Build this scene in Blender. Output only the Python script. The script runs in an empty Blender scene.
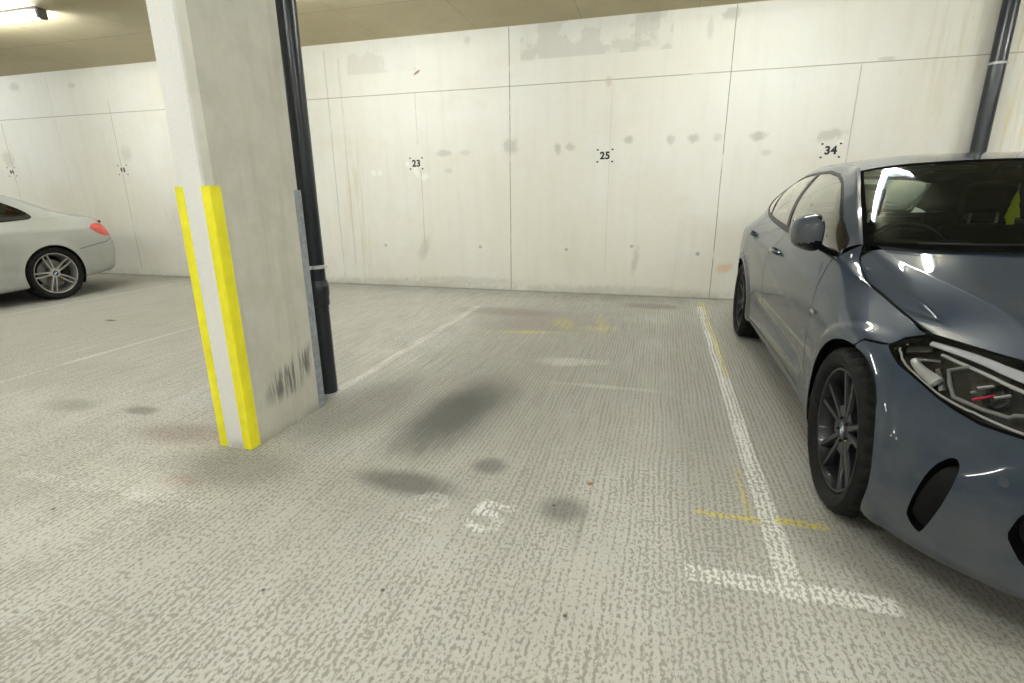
import bpy, bmesh, math, random
import numpy as np
from mathutils import Vector, Matrix

SC = bpy.context.scene
COL = SC.collection
R = math.radians

# ------------------------------------------------------------------ camera
CAM_H = 1.21
def camera_basis():
    p, y, r = R(15.88), R(15.96), R(-0.52)
    f = Vector((-math.sin(y)*math.cos(p), math.cos(y)*math.cos(p), -math.sin(p)))
    x = Vector((math.cos(y), math.sin(y), 0.0))
    u = x.cross(f)
    return math.cos(r)*x + math.sin(r)*u, -math.sin(r)*x + math.cos(r)*u, f
cx, cu, cf = camera_basis()
cam = bpy.data.objects.new('camera', bpy.data.cameras.new('camera'))
COL.objects.link(cam)
m = Matrix((cx, cu, -cf)).transposed().to_4x4()
m.translation = (0, 0, CAM_H)
cam.matrix_world = m
cam.data.sensor_width = 36.0
cam.data.lens = 516.1/1024*36.0
cam.data.clip_start = 0.02
SC.camera = cam

# ------------------------------------------------------------------ world, exposure
world = bpy.data.worlds.new('world'); SC.world = world
world.use_nodes = True
world.node_tree.nodes['Background'].inputs[0].default_value = (0.0, 0.0, 0.0, 1)
SC.view_settings.view_transform = 'Standard'
SC.view_settings.look = 'None'
SC.view_settings.gamma = 1.0
SC.view_settings.exposure = 1.48
SC.view_settings.use_curve_mapping = False
SC.cycles.use_denoising = True
SC.cycles.max_bounces = 8
SC.cycles.diffuse_bounces = 5
SC.cycles.glossy_bounces = 5
SC.cycles.transparent_max_bounces = 12
SC.cycles.caustics_reflective = False
SC.cycles.caustics_refractive = False
LAMP_STRENGTH = 46.0
# luminaires: centre x, centre y, along x or y
LAMPS = [(-6.95, 4.42), (-3.12, 4.42), (.79, 4.42), (4.70, 4.42), (-10.94, 4.42),
         (-4.5, -0.2), (-.9, -0.2), (2.7, -0.2), (-8.1, -0.2), (6.3, -0.2),
         (-2.7, -5.0), (2.7, -5.0), (-8.1, -5.0)]

# ------------------------------------------------------------------ small helpers
def link(o, parent=None):
    COL.objects.link(o)
    if parent is not None: o.parent = parent
    return o
def tag(o, label=None, cat=None, group=None, kind=None):
    if label: o['label'] = label
    if cat: o['category'] = cat
    if group: o['group'] = group
    if kind: o['kind'] = kind
    return o
def empty(name, loc=(0,0,0), rz=0, parent=None):
    o = bpy.data.objects.new(name, None); o.empty_display_size = .1
    o.location = loc; o.rotation_euler = (0,0,rz)
    return link(o, parent)
def mesh_obj(name, verts, faces, mats, parent=None, smooth=True, fm=None, normals=None, loc=None):
    me = bpy.data.meshes.new(name)
    me.from_pydata([tuple(v) for v in verts], [], [tuple(f) for f in faces])
    if not isinstance(mats, (list, tuple)): mats = [mats]
    for k in mats: me.materials.append(k)
    if fm is not None: me.polygons.foreach_set('material_index', np.array(fm, dtype=np.int32))
    me.polygons.foreach_set('use_smooth', [smooth]*len(me.polygons))
    me.update()
    if normals is not None:
        me.normals_split_custom_set_from_vertices([tuple(n) for n in normals])
    o = bpy.data.objects.new(name, me)
    if loc is not None: o.location = loc
    return link(o, parent)
def bm_obj(name, bm, mats, parent=None, smooth=False, bevel=0, loc=None, autosmooth=True):
    me = bpy.data.meshes.new(name)
    bmesh.ops.recalc_face_normals(bm, faces=bm.faces[:])
    bm.to_mesh(me); bm.free()
    if not isinstance(mats, (list, tuple)): mats = [mats]
    for k in mats: me.materials.append(k)
    if smooth:
        me.polygons.foreach_set('use_smooth', [True]*len(me.polygons))
        if autosmooth: me.set_sharp_from_angle(angle=R(35))
    o = bpy.data.objects.new(name, me)
    if loc is not None: o.location = loc
    link(o, parent)
    if bevel:
        b = o.modifiers.new('bevel', 'BEVEL'); b.width = bevel; b.segments = 2; b.limit_method = 'ANGLE'
    return o
def add_box(bm, x0, x1, y0, y1, z0, z1, mi=0):
    v = [bm.verts.new(p) for p in ((x0,y0,z0),(x1,y0,z0),(x1,y1,z0),(x0,y1,z0),(x0,y0,z1),(x1,y0,z1),(x1,y1,z1),(x0,y1,z1))]
    for f in ((0,3,2,1),(4,5,6,7),(0,1,5,4),(1,2,6,5),(2,3,7,6),(3,0,4,7)):
        bm.faces.new([v[i] for i in f]).material_index = mi
def add_prism(bm, poly, z0, z1, mi=0):
    a = [bm.verts.new((x,y,z0)) for x,y in poly]; b = [bm.verts.new((x,y,z1)) for x,y in poly]
    bm.faces.new(a[::-1]).material_index = mi; bm.faces.new(b).material_index = mi
    n = len(poly)
    for i in range(n):
        bm.faces.new((a[i],a[(i+1)%n],b[(i+1)%n],b[i])).material_index = mi
def frames(pts, closed=False):
    P = [Vector(p) for p in pts]; out = []
    n = len(P); up = None
    for i in range(n):
        if closed: t = (P[(i+1)%n]-P[i-1])
        else: t = P[min(i+1,n-1)]-P[max(i-1,0)]
        t.normalize()
        if up is None:
            up = Vector((0,0,1)) if abs(t.z) < .9 else Vector((1,0,0))
        a = (up - t*up.dot(t)).normalized(); up = a
        out.append((P[i], a, t.cross(a)))
    return out
def add_tube(bm, pts, r, seg=10, closed=False, mi=0, caps=True, flat=1.0):
    fr = frames(pts, closed); rings = []
    for i,(p,a,b) in enumerate(fr):
        rr = r[i] if isinstance(r,(list,tuple)) else r
        rings.append([bm.verts.new(p + a*(math.cos(2*math.pi*k/seg)*rr*flat) + b*(math.sin(2*math.pi*k/seg)*rr)) for k in range(seg)])
    n = len(rings)
    for i in range(n if closed else n-1):
        A, B = rings[i], rings[(i+1)%n]
        for k in range(seg):
            bm.faces.new((A[k],A[(k+1)%seg],B[(k+1)%seg],B[k])).material_index = mi
    if caps and not closed:
        bm.faces.new(rings[0][::-1]).material_index = mi; bm.faces.new(rings[-1]).material_index = mi
def lathe(bm, prof, seg=48, axis='x', mi=0, closed=False, centre=(0,0,0), mis=None):
    rings = []
    for (a, r) in prof:
        ring = []
        for k in range(seg):
            t = 2*math.pi*k/seg
            c, s = math.cos(t)*r, math.sin(t)*r
            p = (a, c, s) if axis == 'x' else ((c, a, s) if axis == 'y' else (c, s, a))
            ring.append(bm.verts.new((p[0]+centre[0], p[1]+centre[1], p[2]+centre[2])))
        rings.append(ring)
    n = len(rings)
    for i in range(n if closed else n-1):
        A, B = rings[i], rings[(i+1)%n]
        for k in range(seg):
            f = bm.faces.new((A[k],A[(k+1)%seg],B[(k+1)%seg],B[k]))
            f.material_index = mis[i] if mis else mi
    return rings
# ------------------------------------------------------------------ node maths
class S:
    """a scalar node socket with arithmetic"""
    def __init__(s, nt, k): s.nt, s.k = nt, k
    def m(s, op, b=None, c=None, clamp=False):
        n = s.nt.nodes.new('ShaderNodeMath'); n.operation = op; n.use_clamp = clamp
        for i, v in enumerate((s, b, c)):
            if v is None: continue
            if isinstance(v, S): s.nt.links.new(v.k, n.inputs[i])
            else: n.inputs[i].default_value = float(v)
        return S(s.nt, n.outputs[0])
    def __add__(s, o): return s.m('ADD', o)
    __radd__ = __add__
    def __mul__(s, o): return s.m('MULTIPLY', o)
    __rmul__ = __mul__
    def __sub__(s, o): return s.m('SUBTRACT', o)
    def __rsub__(s, o): return (s*-1.0) + o
    def __truediv__(s, o): return s.m('DIVIDE', o)
    def abs(s): return s.m('ABSOLUTE')
    def min(s, o): return s.m('MINIMUM', o)
    def max(s, o): return s.m('MAXIMUM', o)
    def clamp(s): return s.m('ADD', 0.0, clamp=True)
    def step(s, a, b):
        n = s.nt.nodes.new('ShaderNodeMapRange'); n.interpolation_type = 'SMOOTHSTEP'
        s.nt.links.new(s.k, n.inputs[0])
        inv = a > b
        if inv: a, b = b, a
        n.inputs[1].default_value, n.inputs[2].default_value = a, b
        n.inputs[3].default_value, n.inputs[4].default_value = (1, 0) if inv else (0, 1)
        return S(s.nt, n.outputs[0])
def new_mat(name):
    mt = bpy.data.materials.new(name); mt.use_nodes = True
    nt = mt.node_tree; b = nt.nodes['Principled BSDF']
    return mt, nt, b
def coords(nt, obj=False):
    if obj: src = nt.nodes.new('ShaderNodeTexCoord').outputs['Object']
    else: src = nt.nodes.new('ShaderNodeNewGeometry').outputs['Position']
    sp = nt.nodes.new('ShaderNodeSeparateXYZ'); nt.links.new(src, sp.inputs[0])
    return S(nt, sp.outputs[0]), S(nt, sp.outputs[1]), S(nt, sp.outputs[2])
def vec(nt, x, y, z):
    c = nt.nodes.new('ShaderNodeCombineXYZ')
    for i, v in enumerate((x,y,z)):
        if isinstance(v, S): nt.links.new(v.k, c.inputs[i])
        else: c.inputs[i].default_value = v
    return c.outputs[0]
def noise(nt, v, scale=1.0, detail=2.0, rough=.5, dist=0.0):
    n = nt.nodes.new('ShaderNodeTexNoise'); nt.links.new(v, n.inputs['Vector'])
    n.inputs['Scale'].default_value = scale; n.inputs['Detail'].default_value = detail
    n.inputs['Roughness'].default_value = rough; n.inputs['Distortion'].default_value = dist
    return S(nt, n.outputs[0])
def col(nt, c):
    n = nt.nodes.new('ShaderNodeRGB'); n.outputs[0].default_value = (*c, 1); return n.outputs[0]
def mix(nt, f, a, b, mode='MIX'):
    n = nt.nodes.new('ShaderNodeMix'); n.data_type = 'RGBA'; n.blend_type = mode
    if isinstance(f, S): nt.links.new(f.k, n.inputs[0])
    else: n.inputs[0].default_value = f
    for i, v in ((6, a), (7, b)):
        if isinstance(v, tuple): n.inputs[i].default_value = (*v, 1)
        else: nt.links.new(v, n.inputs[i])
    return n.outputs[2]
def bump(nt, b, h, strength=.3, dist=.01):
    n = nt.nodes.new('ShaderNodeBump'); n.inputs['Strength'].default_value = strength; n.inputs['Distance'].default_value = dist
    nt.links.new(h.k, n.inputs['Height']); nt.links.new(n.outputs[0], b.inputs['Normal'])
def blob(nt, x, y, cx, cy, rx, ry, rot=0, soft=.35, wob=None):
    """soft ellipse mask, optionally with a wobbling edge"""
    c, s = math.cos(rot), math.sin(rot)
    dx, dy = x - cx, y - cy
    a = (dx*c + dy*s)/rx; b = (dy*c - dx*s)/ry
    d = (a*a + b*b).m('SQRT')
    if wob is not None: d = d + wob
    return d.step(1+soft, 1-soft)
def stroke(nt, x, y, p, q, w, wob=None, soft=.004):
    (x0,y0),(x1,y1) = p, q
    L2 = (x1-x0)**2 + (y1-y0)**2
    t = (((x-x0)*(x1-x0) + (y-y0)*(y1-y0))/L2).clamp()
    dx = x - x0 - t*(x1-x0); dy = y - y0 - t*(y1-y0)
    d = (dx*dx + dy*dy).m('SQRT')
    if wob is not None: d = d + wob
    return d.step(w+soft, w-soft)
def simple(name, c, rough=.5, metal=0, coat=0, spec=.5, emit=0, var=.0, vs=30.0, bumps=0):
    mt, nt, b = new_mat(name)
    b.inputs['Base Color'].default_value = (*c, 1)
    b.inputs['Roughness'].default_value = rough; b.inputs['Metallic'].default_value = metal
    b.inputs['Coat Weight'].default_value = coat; b.inputs['Coat Roughness'].default_value = .04
    b.inputs['Specular IOR Level'].default_value = spec
    if emit:
        b.inputs['Emission Color'].default_value = (*c, 1); b.inputs['Emission Strength'].default_value = emit
    if var or bumps:
        x, y, z = coords(nt, True); n = noise(nt, vec(nt, x, y, z), vs, 4, .6)
        if var:
            nt.links.new(mix(nt, n.step(.3, .7), tuple(k*(1-var) for k in c), tuple(min(1, k*(1+var)) for k in c)), b.inputs['Base Color'])
        if bumps: bump(nt, b, n, bumps, .002)
    return mt
def glass(name, tint, refl=1.0, rough=.01, ior=1.5, k=.62, cool=True):
    mt = bpy.data.materials.new(name); mt.use_nodes = True; nt = mt.node_tree; nt.nodes.clear()
    out = nt.nodes.new('ShaderNodeOutputMaterial'); mx = nt.nodes.new('ShaderNodeMixShader')
    tr = nt.nodes.new('ShaderNodeBsdfTransparent'); tr.inputs[0].default_value = (*tint, 1)
    gl = nt.nodes.new('ShaderNodeBsdfGlossy'); gl.inputs['Roughness'].default_value = rough
    gl.inputs[0].default_value = (refl*(.86 if cool else 1), refl*(.97 if cool else .985), refl*(1 if cool else .93), 1)
    fr = nt.nodes.new('ShaderNodeFresnel'); fr.inputs[0].default_value = ior
    f = S(nt, fr.outputs[0]) * k
    nt.links.new(f.clamp().k, mx.inputs[0]); nt.links.new(tr.outputs[0], mx.inputs[1]); nt.links.new(gl.outputs[0], mx.inputs[2])
    nt.links.new(mx.outputs[0], out.inputs[0])
    return mt

# ------------------------------------------------------------------ concrete floor
def floor_material():
    mt, nt, b = new_mat('tamped_concrete_floor')
    x, y, z = coords(nt)
    V = vec(nt, x, y, 0.0)
    big = noise(nt, V, .9, 4, .6)
    mid = noise(nt, vec(nt, x*1.0, y*.55, 3.0), 4.5, 4, .65)
    wx = x + (noise(nt, vec(nt, x*3.0, y*1.6, 7.0), 1.0, 2) - .5)*.05
    ridge = (wx*(2*math.pi/.0235)).m('COSINE')
    ridge2 = (wx*(2*math.pi/.0405) + 1.0).m('COSINE')
    spots = noise(nt, vec(nt, x*104.0, y*60.0, 0.0), 1.0, 2.5, .6)
    fine = noise(nt, vec(nt, x*240.0, y*150.0, 0.0), 1.0, 2.0, .6)
    bay = y.step(1.5, 2.9)
    streak = noise(nt, vec(nt, x*48.0, y*2.2, 5.0), 1.0, 3, .6)
    level = spots + ridge*(bay*.035+.055) + (mid-.5)*.34 + (big-.5)*.14 + (streak-.5)*(bay*.30+.22) + ridge2*.015
    dark = level.step(.465, .625)
    # colours
    light = mix(nt, big.step(.35, .65), (.530, .528, .488), (.59, .592, .565))
    darkc = mix(nt, mid.step(.35, .65), (.245, .226, .182), (.305, .292, .250))
    c = mix(nt, dark*.80, light, darkc)
    c = mix(nt, (fine-.5).abs().step(.04, .22)*.22, c, (.33,.31,.265))
    # the bays are greyer and dirtier than the aisle; tyre lanes
    lane = blob(nt, x, y, -.75, 3.9, .95, 2.2, 0, .5, (big-.5)*.9)
    c = mix(nt, lane*.42 + bay*.16, c, (.245,.235,.215))
    left = x.step(-2.2, -4.5)
    c = mix(nt, left*.25*y.step(.5,2.5), c, (.36,.345,.28))
    fardark = y.step(5.75, 6.35)*(mid.step(.3,.7)*.5+.35)  # darker towards the back wall, broken up by noise
    c = mix(nt, fardark*.55, c, (.20,.185,.155))
    # dark oil and rubber stains; darker zones by the pillar and under cars
    wob = (mid-.5)*1.1 + (spots-.5)*.7 + (streak-.5)*.8
    for (cx_, cy_, rx, ry, rot, a, cc) in (
        (-1.02, 1.80, .225, .085, -.05, .75, (.12,.12,.11)), (-1.09, 2.50, .16, .36, -.12, .62, (.08,.08,.075)), (-1.07, 2.55, .24, .50, -.12, .52, (.10,.10,.095)), (-1.0, 2.9, .2, .3, -.12, .35, (.12,.12,.11)),
        (-.70, 2.03, .07, .065, 0, .6, (.12,.12,.115)), (-.31, 1.78, .085, .085, 0, .62, (.12,.12,.115)),
        (-1.85, 1.72, .30, .16, 0, .45, (.16,.145,.12)), (-1.62, 2.55, .22, .45, 0, .4, (.15,.14,.12)),
        (-2.9, 2.12, .10, .05, 0, .6, (.17,.14,.11)), (-2.35, 1.95, .28, .10, .1, .4, (.24,.17,.13)), (-2.0, 1.55, .12, .05, 0, .5, (.27,.18,.13)),
        (-1.55, 5.2, .5, .18, 0, .35, (.2,.15,.13)), (-.05, 5.85, .25, .14, 0, .5, (.15,.13,.12)), (-1.1, 4.75, .5, .3, 0, .25, (.25,.2,.17)),
        (-3.4, 2.07, .16, .08, 0, .45, (.19,.18,.15)), (-5.4, 3.85, .06, .025, 0, .9, (.05,.05,.045)), (-6.55, 3.45, .09, .03, 0, .9, (.05,.05,.045)),
        (-7.9, 4.7, 1.1, 1.4, 0, .35, (.15,.14,.12)), (1.5, 3.4, .95, 2.3, 0, .30, (.15,.14,.12)), (.95, 1.9, .35, .35, 0, .25, (.17,.16,.14)),  # broad darker patches under the silver and blue-grey cars
        (-4.9, 4.6, 1.2, 1.2, 0, .18, (.26,.24,.18)), (.25,3.6,.16,2.4,0,.25,(.2,.19,.17)),
        (-.22, 1.72, .012, .15, .0, .25, (.14,.13,.12))):
        c = mix(nt, blob(nt, x, y, cx_, cy_, rx, ry, rot, .55, wob)*a, c, cc)
    # pale scuffs
    for (cx_, cy_, rx, ry, rot, a) in ((-.60, 3.66, .22, .09, .2, .45), (-2.15, 1.50, .38, .09, -.1, .5), (-.25, 3.2, .3, .03, 0, .3), (-2.7,1.1,.8,.35,.3,.22), (-1.6,1.15,.8,.3,.2,.2), (-3.9,1.75,.7,.3,.2,.25)):
        c = mix(nt, blob(nt, x, y, cx_, cy_, rx, ry, rot, .5, wob)*a*(1-dark*.6), c, (.66,.655,.62))
    # worn white paint
    wear = (1 - level.step(.45, .56)*.86)
    ed = (fine-.5)*.02 + (spots-.5)*.05
    def line(px, y0, y1, w, amt, colr=(.80,.81,.79), wr=None):
        nonlocal c
        k = (x - px + (noise(nt, vec(nt, y*1.3, px, 0.0), 1.0, 1)-.5)*.02).abs()
        k = (k + ed*.5).step(w+.006, w-.004)*y.step(y0-.02, y0+.01)*y.step(y1+.02, y1-.01)
        patch = noise(nt, vec(nt, x*3.0, y*1.6, px), 1.0, 3, .6).step(.25, .5)*.45+.55
        c = mix(nt, (k*wear*patch*amt).clamp(), c, colr)
    line(.470, 1.50, 5.95, .036, .98)
    line(-1.945, 2.55, 5.4, .034, .50)
    line(-4.31, 1.2, 4.6, .024, .42)
    line(-6.80, 2.6, 6.1, .028, .3)
    def bar(py, x0, x1, w, amt, colr=(.80,.81,.79)):
        nonlocal c
        k = ((y - py).abs() + ed*.7).step(w+.008, w-.004)*x.step(x0-.02, x0+.01)*x.step(x1+.02, x1-.01)
        patch = noise(nt, vec(nt, x*5.0, y*4.0, py), 1.0, 3, .6).step(.28, .5)*.5+.5
        c = mix(nt, (k*wear*patch*amt).clamp(), c, colr)
    bar(1.545, .15, .765, .034, .95)
    bar(1.42, -2.75, -1.75, .03, .35)
    # old yellow setting out paint
    Y = (.72, .62, .05)
    line(.50, 3.6, 6.2, .020, .55, Y); line(.40, 1.9, 2.3, .008, .5, Y)
    bar(1.905, .205, .44, .012, .8, Y); bar(1.925, .50, .675, .017, .85, Y)
    for (cx_, cy_, rx, ry) in ((-.85,4.8,.10,.22), (-.55,4.7,.20,.08), (-1.3,4.4,.35,.05), (-.95,4.45,.35,.04), (-.5,4.9,.06,.3)):
        c = mix(nt, blob(nt, x, y, cx_, cy_, rx, ry, .2, .5, wob)*wear*.33, c, (.60,.55,.12))
    # worn bay number, 2 and 5, read from the aisle
    def digit(paths, ox, oy, sx, sy, w, amt):
        nonlocal c
        t = None
        for pts in paths:
            for p, q in zip(pts[:-1], pts[1:]):
                k = stroke(nt, x, y, (ox+p[0]*sx, oy+p[1]*sy), (ox+q[0]*sx, oy+q[1]*sy), w, ed*.55, .008)
                t = k if t is None else t.max(k)
        patch = noise(nt, vec(nt, x*9.0, y*9.0, ox), 1.0, 3, .6).step(.36, .55)*.65+.35
        c = mix(nt, (t*wear*patch*amt).clamp(), c, (.80,.81,.81))
    five = [[(1.15,.93),(.28,1.0),(.18,.58),(.55,.66),(.92,.45),(.85,.12),(.45,0),(.05,.2)]]
    two = [[(0,.75),(.3,1.0),(.75,.95),(.85,.68),(.5,.38),(0,.02),(.95,.0)]]
    digit(five, -.655, 1.575, .135, .17, .020, .9)
    digit(two, -.905, 1.575, .15, .17, .018, .33)
    # rust coloured leaf litter specks
    c = mix(nt, blob(nt, x, y, -.226, 2.0, .014, .014, 0, .3, (fine-.5)*1.5)*.85, c, (.30,.13,.05))
    for (a1, a2) in ((-.345,1.80),(-1.15,1.1),(-2.3,1.25),(-.2,1.25),(-.78,1.2)):
        c = mix(nt, blob(nt, x, y, a1, a2, .007, .007, 0, .3, (fine-.5))*.8, c, (.06,.055,.05))
    nt.links.new(c, b.inputs['Base Color'])
    b.inputs['Roughness'].default_value = .88
    b.inputs['Specular IOR Level'].default_value = .25
    bump(nt, b, dark*-1.0 + fine*.25, .35, .004)
    return mt

# ------------------------------------------------------------------ cast concrete wall
def wall_material(name, full=True):
    mt, nt, b = new_mat(name)
    x, y, z = coords(nt)
    if not full: x = x + y*1.0
    V = vec(nt, x, 0.0, z)
    big = noise(nt, V, .55, 4, .6); mid = noise(nt, V, 3.2, 5, .65)
    drip = noise(nt, vec(nt, x*9.0, 0.0, z*.8), 1.0, 4, .6)
    fine = noise(nt, V, 55.0, 3, .6); mk = noise(nt, V, 16.0, 3, .65)
    c = mix(nt, big.step(.32, .68), (.715, .705, .625), (.748, .752, .722))
    c = mix(nt, mid.step(.45, .75)*.22, c, (.655, .645, .585))
    c = mix(nt, drip.step(.50, .75)*.20, c, (.56, .54, .46))
    c = mix(nt, (mk-.5).abs().step(.10,.25)*.16, c, (.58,.56,.50))
    c = mix(nt, noise(nt, vec(nt, x*.8, 3.0, z*1.4), 1.0, 5, .7).step(.52,.68)*.30, c, (.64,.60,.47))
    c = mix(nt, drip.step(.48, .25)*.22, c, (.80, .79, .74))
    c = mix(nt, (fine-.5).abs().step(.05,.25)*.10, c, (.50,.48,.42))
    wob = (mid-.5)*1.0 + (mk-.5)*1.8
    if full:
        # formwork joints
        jn = (noise(nt, vec(nt, x*2.0, 0.0, z*2.0), 1.0, 3)-.5)*.012
        brk = noise(nt, vec(nt, x*1.5, 0.0, z*3.0), 1.0, 3, .7)
        def vj(px, z0, z1, w, amt):
            nonlocal c
            k = (x - px + jn).abs().step(w*1.3, w*.3)*z.step(z0-.02, z0+.02)*z.step(z1+.02, z1-.02)
            c = mix(nt, k*amt*brk.step(.30, .50), c, (.23,.22,.18))
        vj(-1.836, .02, 3.06, .0062, .95); vj(.594, .02, 3.06, .0062, .85); vj(1.80, .5, 2.42, .007, .5)
        vj(-3.06, 1.8, 2.44, .006, .4); vj(-3.03, .5, 1.55, .006, .5); vj(-.64, .3, 2.4, .006, .20); vj(-4.30, .1, 3.0, .009, .38); vj(-4.10, .3, 2.9, .014, .20)
        vj(-8.05, .1, 2.6, .008, .5); vj(-10.40, .1, 2.4, .008, .6); vj(-6.85, 0, 3.0, .007, .2); vj(3.3, 0, 3, .007, .6); vj(-9.2, 1.2, 3, .006, .3)
        k = (z - 2.437 + jn*.6).abs().step(.0078, .0015)*brk.step(.22, .42)
        c = mix(nt, k*.80, c, (.27,.25,.20))
        # patches, smudges, tie holes: x, z, rx, rz, rot, amount, colour
        G = (.42,.415,.37); DG = (.25,.245,.22)
        marks = [
         (-2.71,1.72,.10,.035,0,.5,G),(-2.42,1.72,.07,.03,0,.3,G),(-1.83,1.78,.09,.08,0,.55,G),(-1.25,1.73,.035,.06,.3,.6,G),(-1.10,1.75,.05,.04,0,.5,G),
         (-.43,1.80,.05,.035,0,.6,G),(.03,1.79,.04,.05,.4,.5,G),(.27,1.79,.065,.045,0,.65,G),(.52,1.79,.05,.04,0,.35,G),(.93,1.79,.075,.045,0,.65,G),(1.62,1.78,.13,.055,.2,.5,G),(1.03,1.62,.05,.03,0,.35,G),
         (-3.62,.56,.018,.018,0,.6,DG),(-2.25,.56,.02,.02,0,.65,DG),(-1.12,.55,.018,.018,0,.65,DG),(-.33,.60,.018,.018,0,.6,DG),(.42,.53,.022,.022,0,.7,DG),
         (-3.05,.52,.06,.14,-.4,.38,G),(-.28,.44,.035,.16,-.15,.42,G),(-2.65,1.51,.05,.03,0,.35,G),(-3.4,.0,1.2,.10,0,.45,G),(-2.5,.12,.7,.05,0,.35,G),(-.4,.02,1.2,.09,0,.35,G),
         (-.68,2.42,.035,.05,0,.5,(.52,.42,.36)),(-3.02,2.66,.05,.012,.5,.85,(.28,.13,.07)),(-2.35,2.96,.035,.035,0,.35,G),(2.02,2.46,.07,.02,0,.5,G),
         (.72,.37,.08,.05,.3,.5,(.66,.42,.22)),(.55,2.98,.08,.05,0,.5,G),(.35,2.85,.03,.1,0,.3,G),
         (-7.9,1.85,.1,.1,0,.35,G),(-10.45,1.85,.12,.12,0,.4,G),(-8.7,2.85,.06,.04,0,.4,G),(-9.9,2.9,.1,.06,0,.4,G),(-6.9,.8,.4,.3,0,.25,G),(-6.5,.2,.6,.12,0,.4,G),(-5.1,.9,.1,.3,0,.2,G)]
        for (a1,a2,r1,r2,ro,am,cc) in marks:
            c = mix(nt, blob(nt, x, z, a1, a2, r1, r2, ro, .45, wob)*am, c, cc)
        def patch(x0, x1, z0, z1, thr, am, cc):
            nonlocal c
            q = (noise(nt, vec(nt, x*3.5, z0, z*3.5), 1.0, 4, .6) + (z-z0)*-.35).step(thr, thr+.05)
            k = x.step(x0-.01, x0+.01)*x.step(x1+.01, x1-.01)*z.step(z0-.008, z0+.008)*z.step(z1+.03, z1-.03)
            c = mix(nt, k*q*am, c, cc); c = mix(nt, k*.12, c, cc)
        patch(-1.70, -.02, 2.70, 3.08, .42, .36, (.45,.45,.40)); patch(-.42, -.16, 2.74, 3.10, .33, .3, (.44,.44,.40)); patch(-3.98, -3.02, 2.69, 2.96, .42, .35, (.52,.51,.45))
        for (a1,a2,r1,r2) in ((-2.98,1.44,.055,.035),(-3.72,1.50,.03,.035),(-3.62,1.50,.03,.03),(-3.1,1.5,.03,.06),(-3.22,1.6,.03,.03),(1.72,1.70,.03,.02)):
            c = mix(nt, blob(nt, x, z, a1, a2, r1, r2, .4, .3, wob*.5)*.75, c, (.84,.84,.82))
        # rusty run marks beside the downpipe
        run = noise(nt, vec(nt, x*22.0, 0.0, z*1.2), 1.0, 4, .6).step(.45, .62)
        c = mix(nt, run*blob(nt, x, z, 2.62, 2.5, .30, 1.1, .12, .5, wob*.6)*.30, c, (.58,.48,.30))
        c = mix(nt, run*blob(nt, x, z, 3.15, 2.3, .14, 1.2, 0, .5, wob*.6)*.5, c, (.60,.48,.22))
        c = mix(nt, run*blob(nt, x, z, -4.0, .95, .16, 1.0, 0, .5, wob)*.35, c, (.55,.45,.25))
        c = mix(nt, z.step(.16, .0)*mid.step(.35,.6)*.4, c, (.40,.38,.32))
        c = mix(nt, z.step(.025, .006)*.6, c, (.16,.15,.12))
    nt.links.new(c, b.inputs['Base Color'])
    b.inputs['Roughness'].default_value = .8; b.inputs['Specular IOR Level'].default_value = .3
    bump(nt, b, mid*.6 + fine*.2, .15, .004)
    return mt
def ceiling_material():
    mt, nt, b = new_mat('cast_concrete_ceiling')
    x, y, z = coords(nt)
    V = vec(nt, x, y, 0.0)
    big = noise(nt, V, .7, 4, .6); mid = noise(nt, V, 3.5, 5, .65)
    c = mix(nt, big.step(.35, .65), (.475,.415,.265), (.54,.48,.325))
    c = mix(nt, mid.step(.45,.75)*.35, c, (.42,.365,.235))
    jn = (noise(nt, V, 2.0, 2)-.5)*.02
    for py in (5.35, 4.1, 2.9, 1.6):
        c = mix(nt, (y-py+jn).abs().step(.010,.003)*.5, c, (.18,.15,.09))
    for k in range(-12, 5):
        px = k*1.22+.35
        c = mix(nt, (x-px+jn+y*.02).abs().step(.009,.003)*.35, c, (.18,.15,.09))
    nt.links.new(c, b.inputs['Base Color']); b.inputs['Roughness'].default_value = .75
    bump(nt, b, mid, .1, .004)
    return mt
def pillar_material():
    mt, nt, b = new_mat('pillar_concrete')
    x, y, z = coords(nt)
    V = vec(nt, x, y, z)
    mid = noise(nt, V, 6.0, 5, .65); fine = noise(nt, V, 70.0, 3, .6)
    drip = noise(nt, vec(nt, x*14.0, y*14.0, z*1.1), 1.0, 4, .6)
    c = mix(nt, mid.step(.35,.65), (.575, .57, .50), (.64, .635, .565))
    c = mix(nt, drip.step(.5,.72)*.3, c, (.44,.42,.33))
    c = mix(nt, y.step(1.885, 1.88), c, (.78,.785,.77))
    c = mix(nt, (fine-.5).abs().step(.06,.2)*.15, c, (.4,.39,.34))
    # bumper scuffs
    br = noise(nt, vec(nt, x*30.0, y*42.0, z*4.0), 1.0, 3, .6).step(.42, .60)
    k = blob(nt, y, z, 2.25, .285, .22, .085, .35, .5, (mid-.5)*.8)*x.step(-1.92,-1.89)
    c = mix(nt, k*br*.85, c, (.10,.105,.10))
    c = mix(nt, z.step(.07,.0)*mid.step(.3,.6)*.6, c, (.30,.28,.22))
    c = mix(nt, blob(nt, y, z, 1.97, 2.28, .012, .012, 0, .3), c, (.2,.19,.16))
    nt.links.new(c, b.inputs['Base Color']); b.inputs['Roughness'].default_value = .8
    bump(nt, b, mid*.4+fine*.4, .2, .003)
    return mt
M = {}
M['floor'] = floor_material()
M['wall'] = wall_material('cast_concrete_wall'); M['wall2'] = wall_material('plain_concrete_wall', False)
M['ceil'] = ceiling_material(); M['pillar'] = pillar_material()
M['yellow'] = simple('yellow_guard_plastic', (.94,.88,.025), .45, var=.06, vs=12)
M['grey_guard'] = simple('grey_guard_plastic', (.30,.33,.36), .6, var=.2, vs=25)
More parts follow.
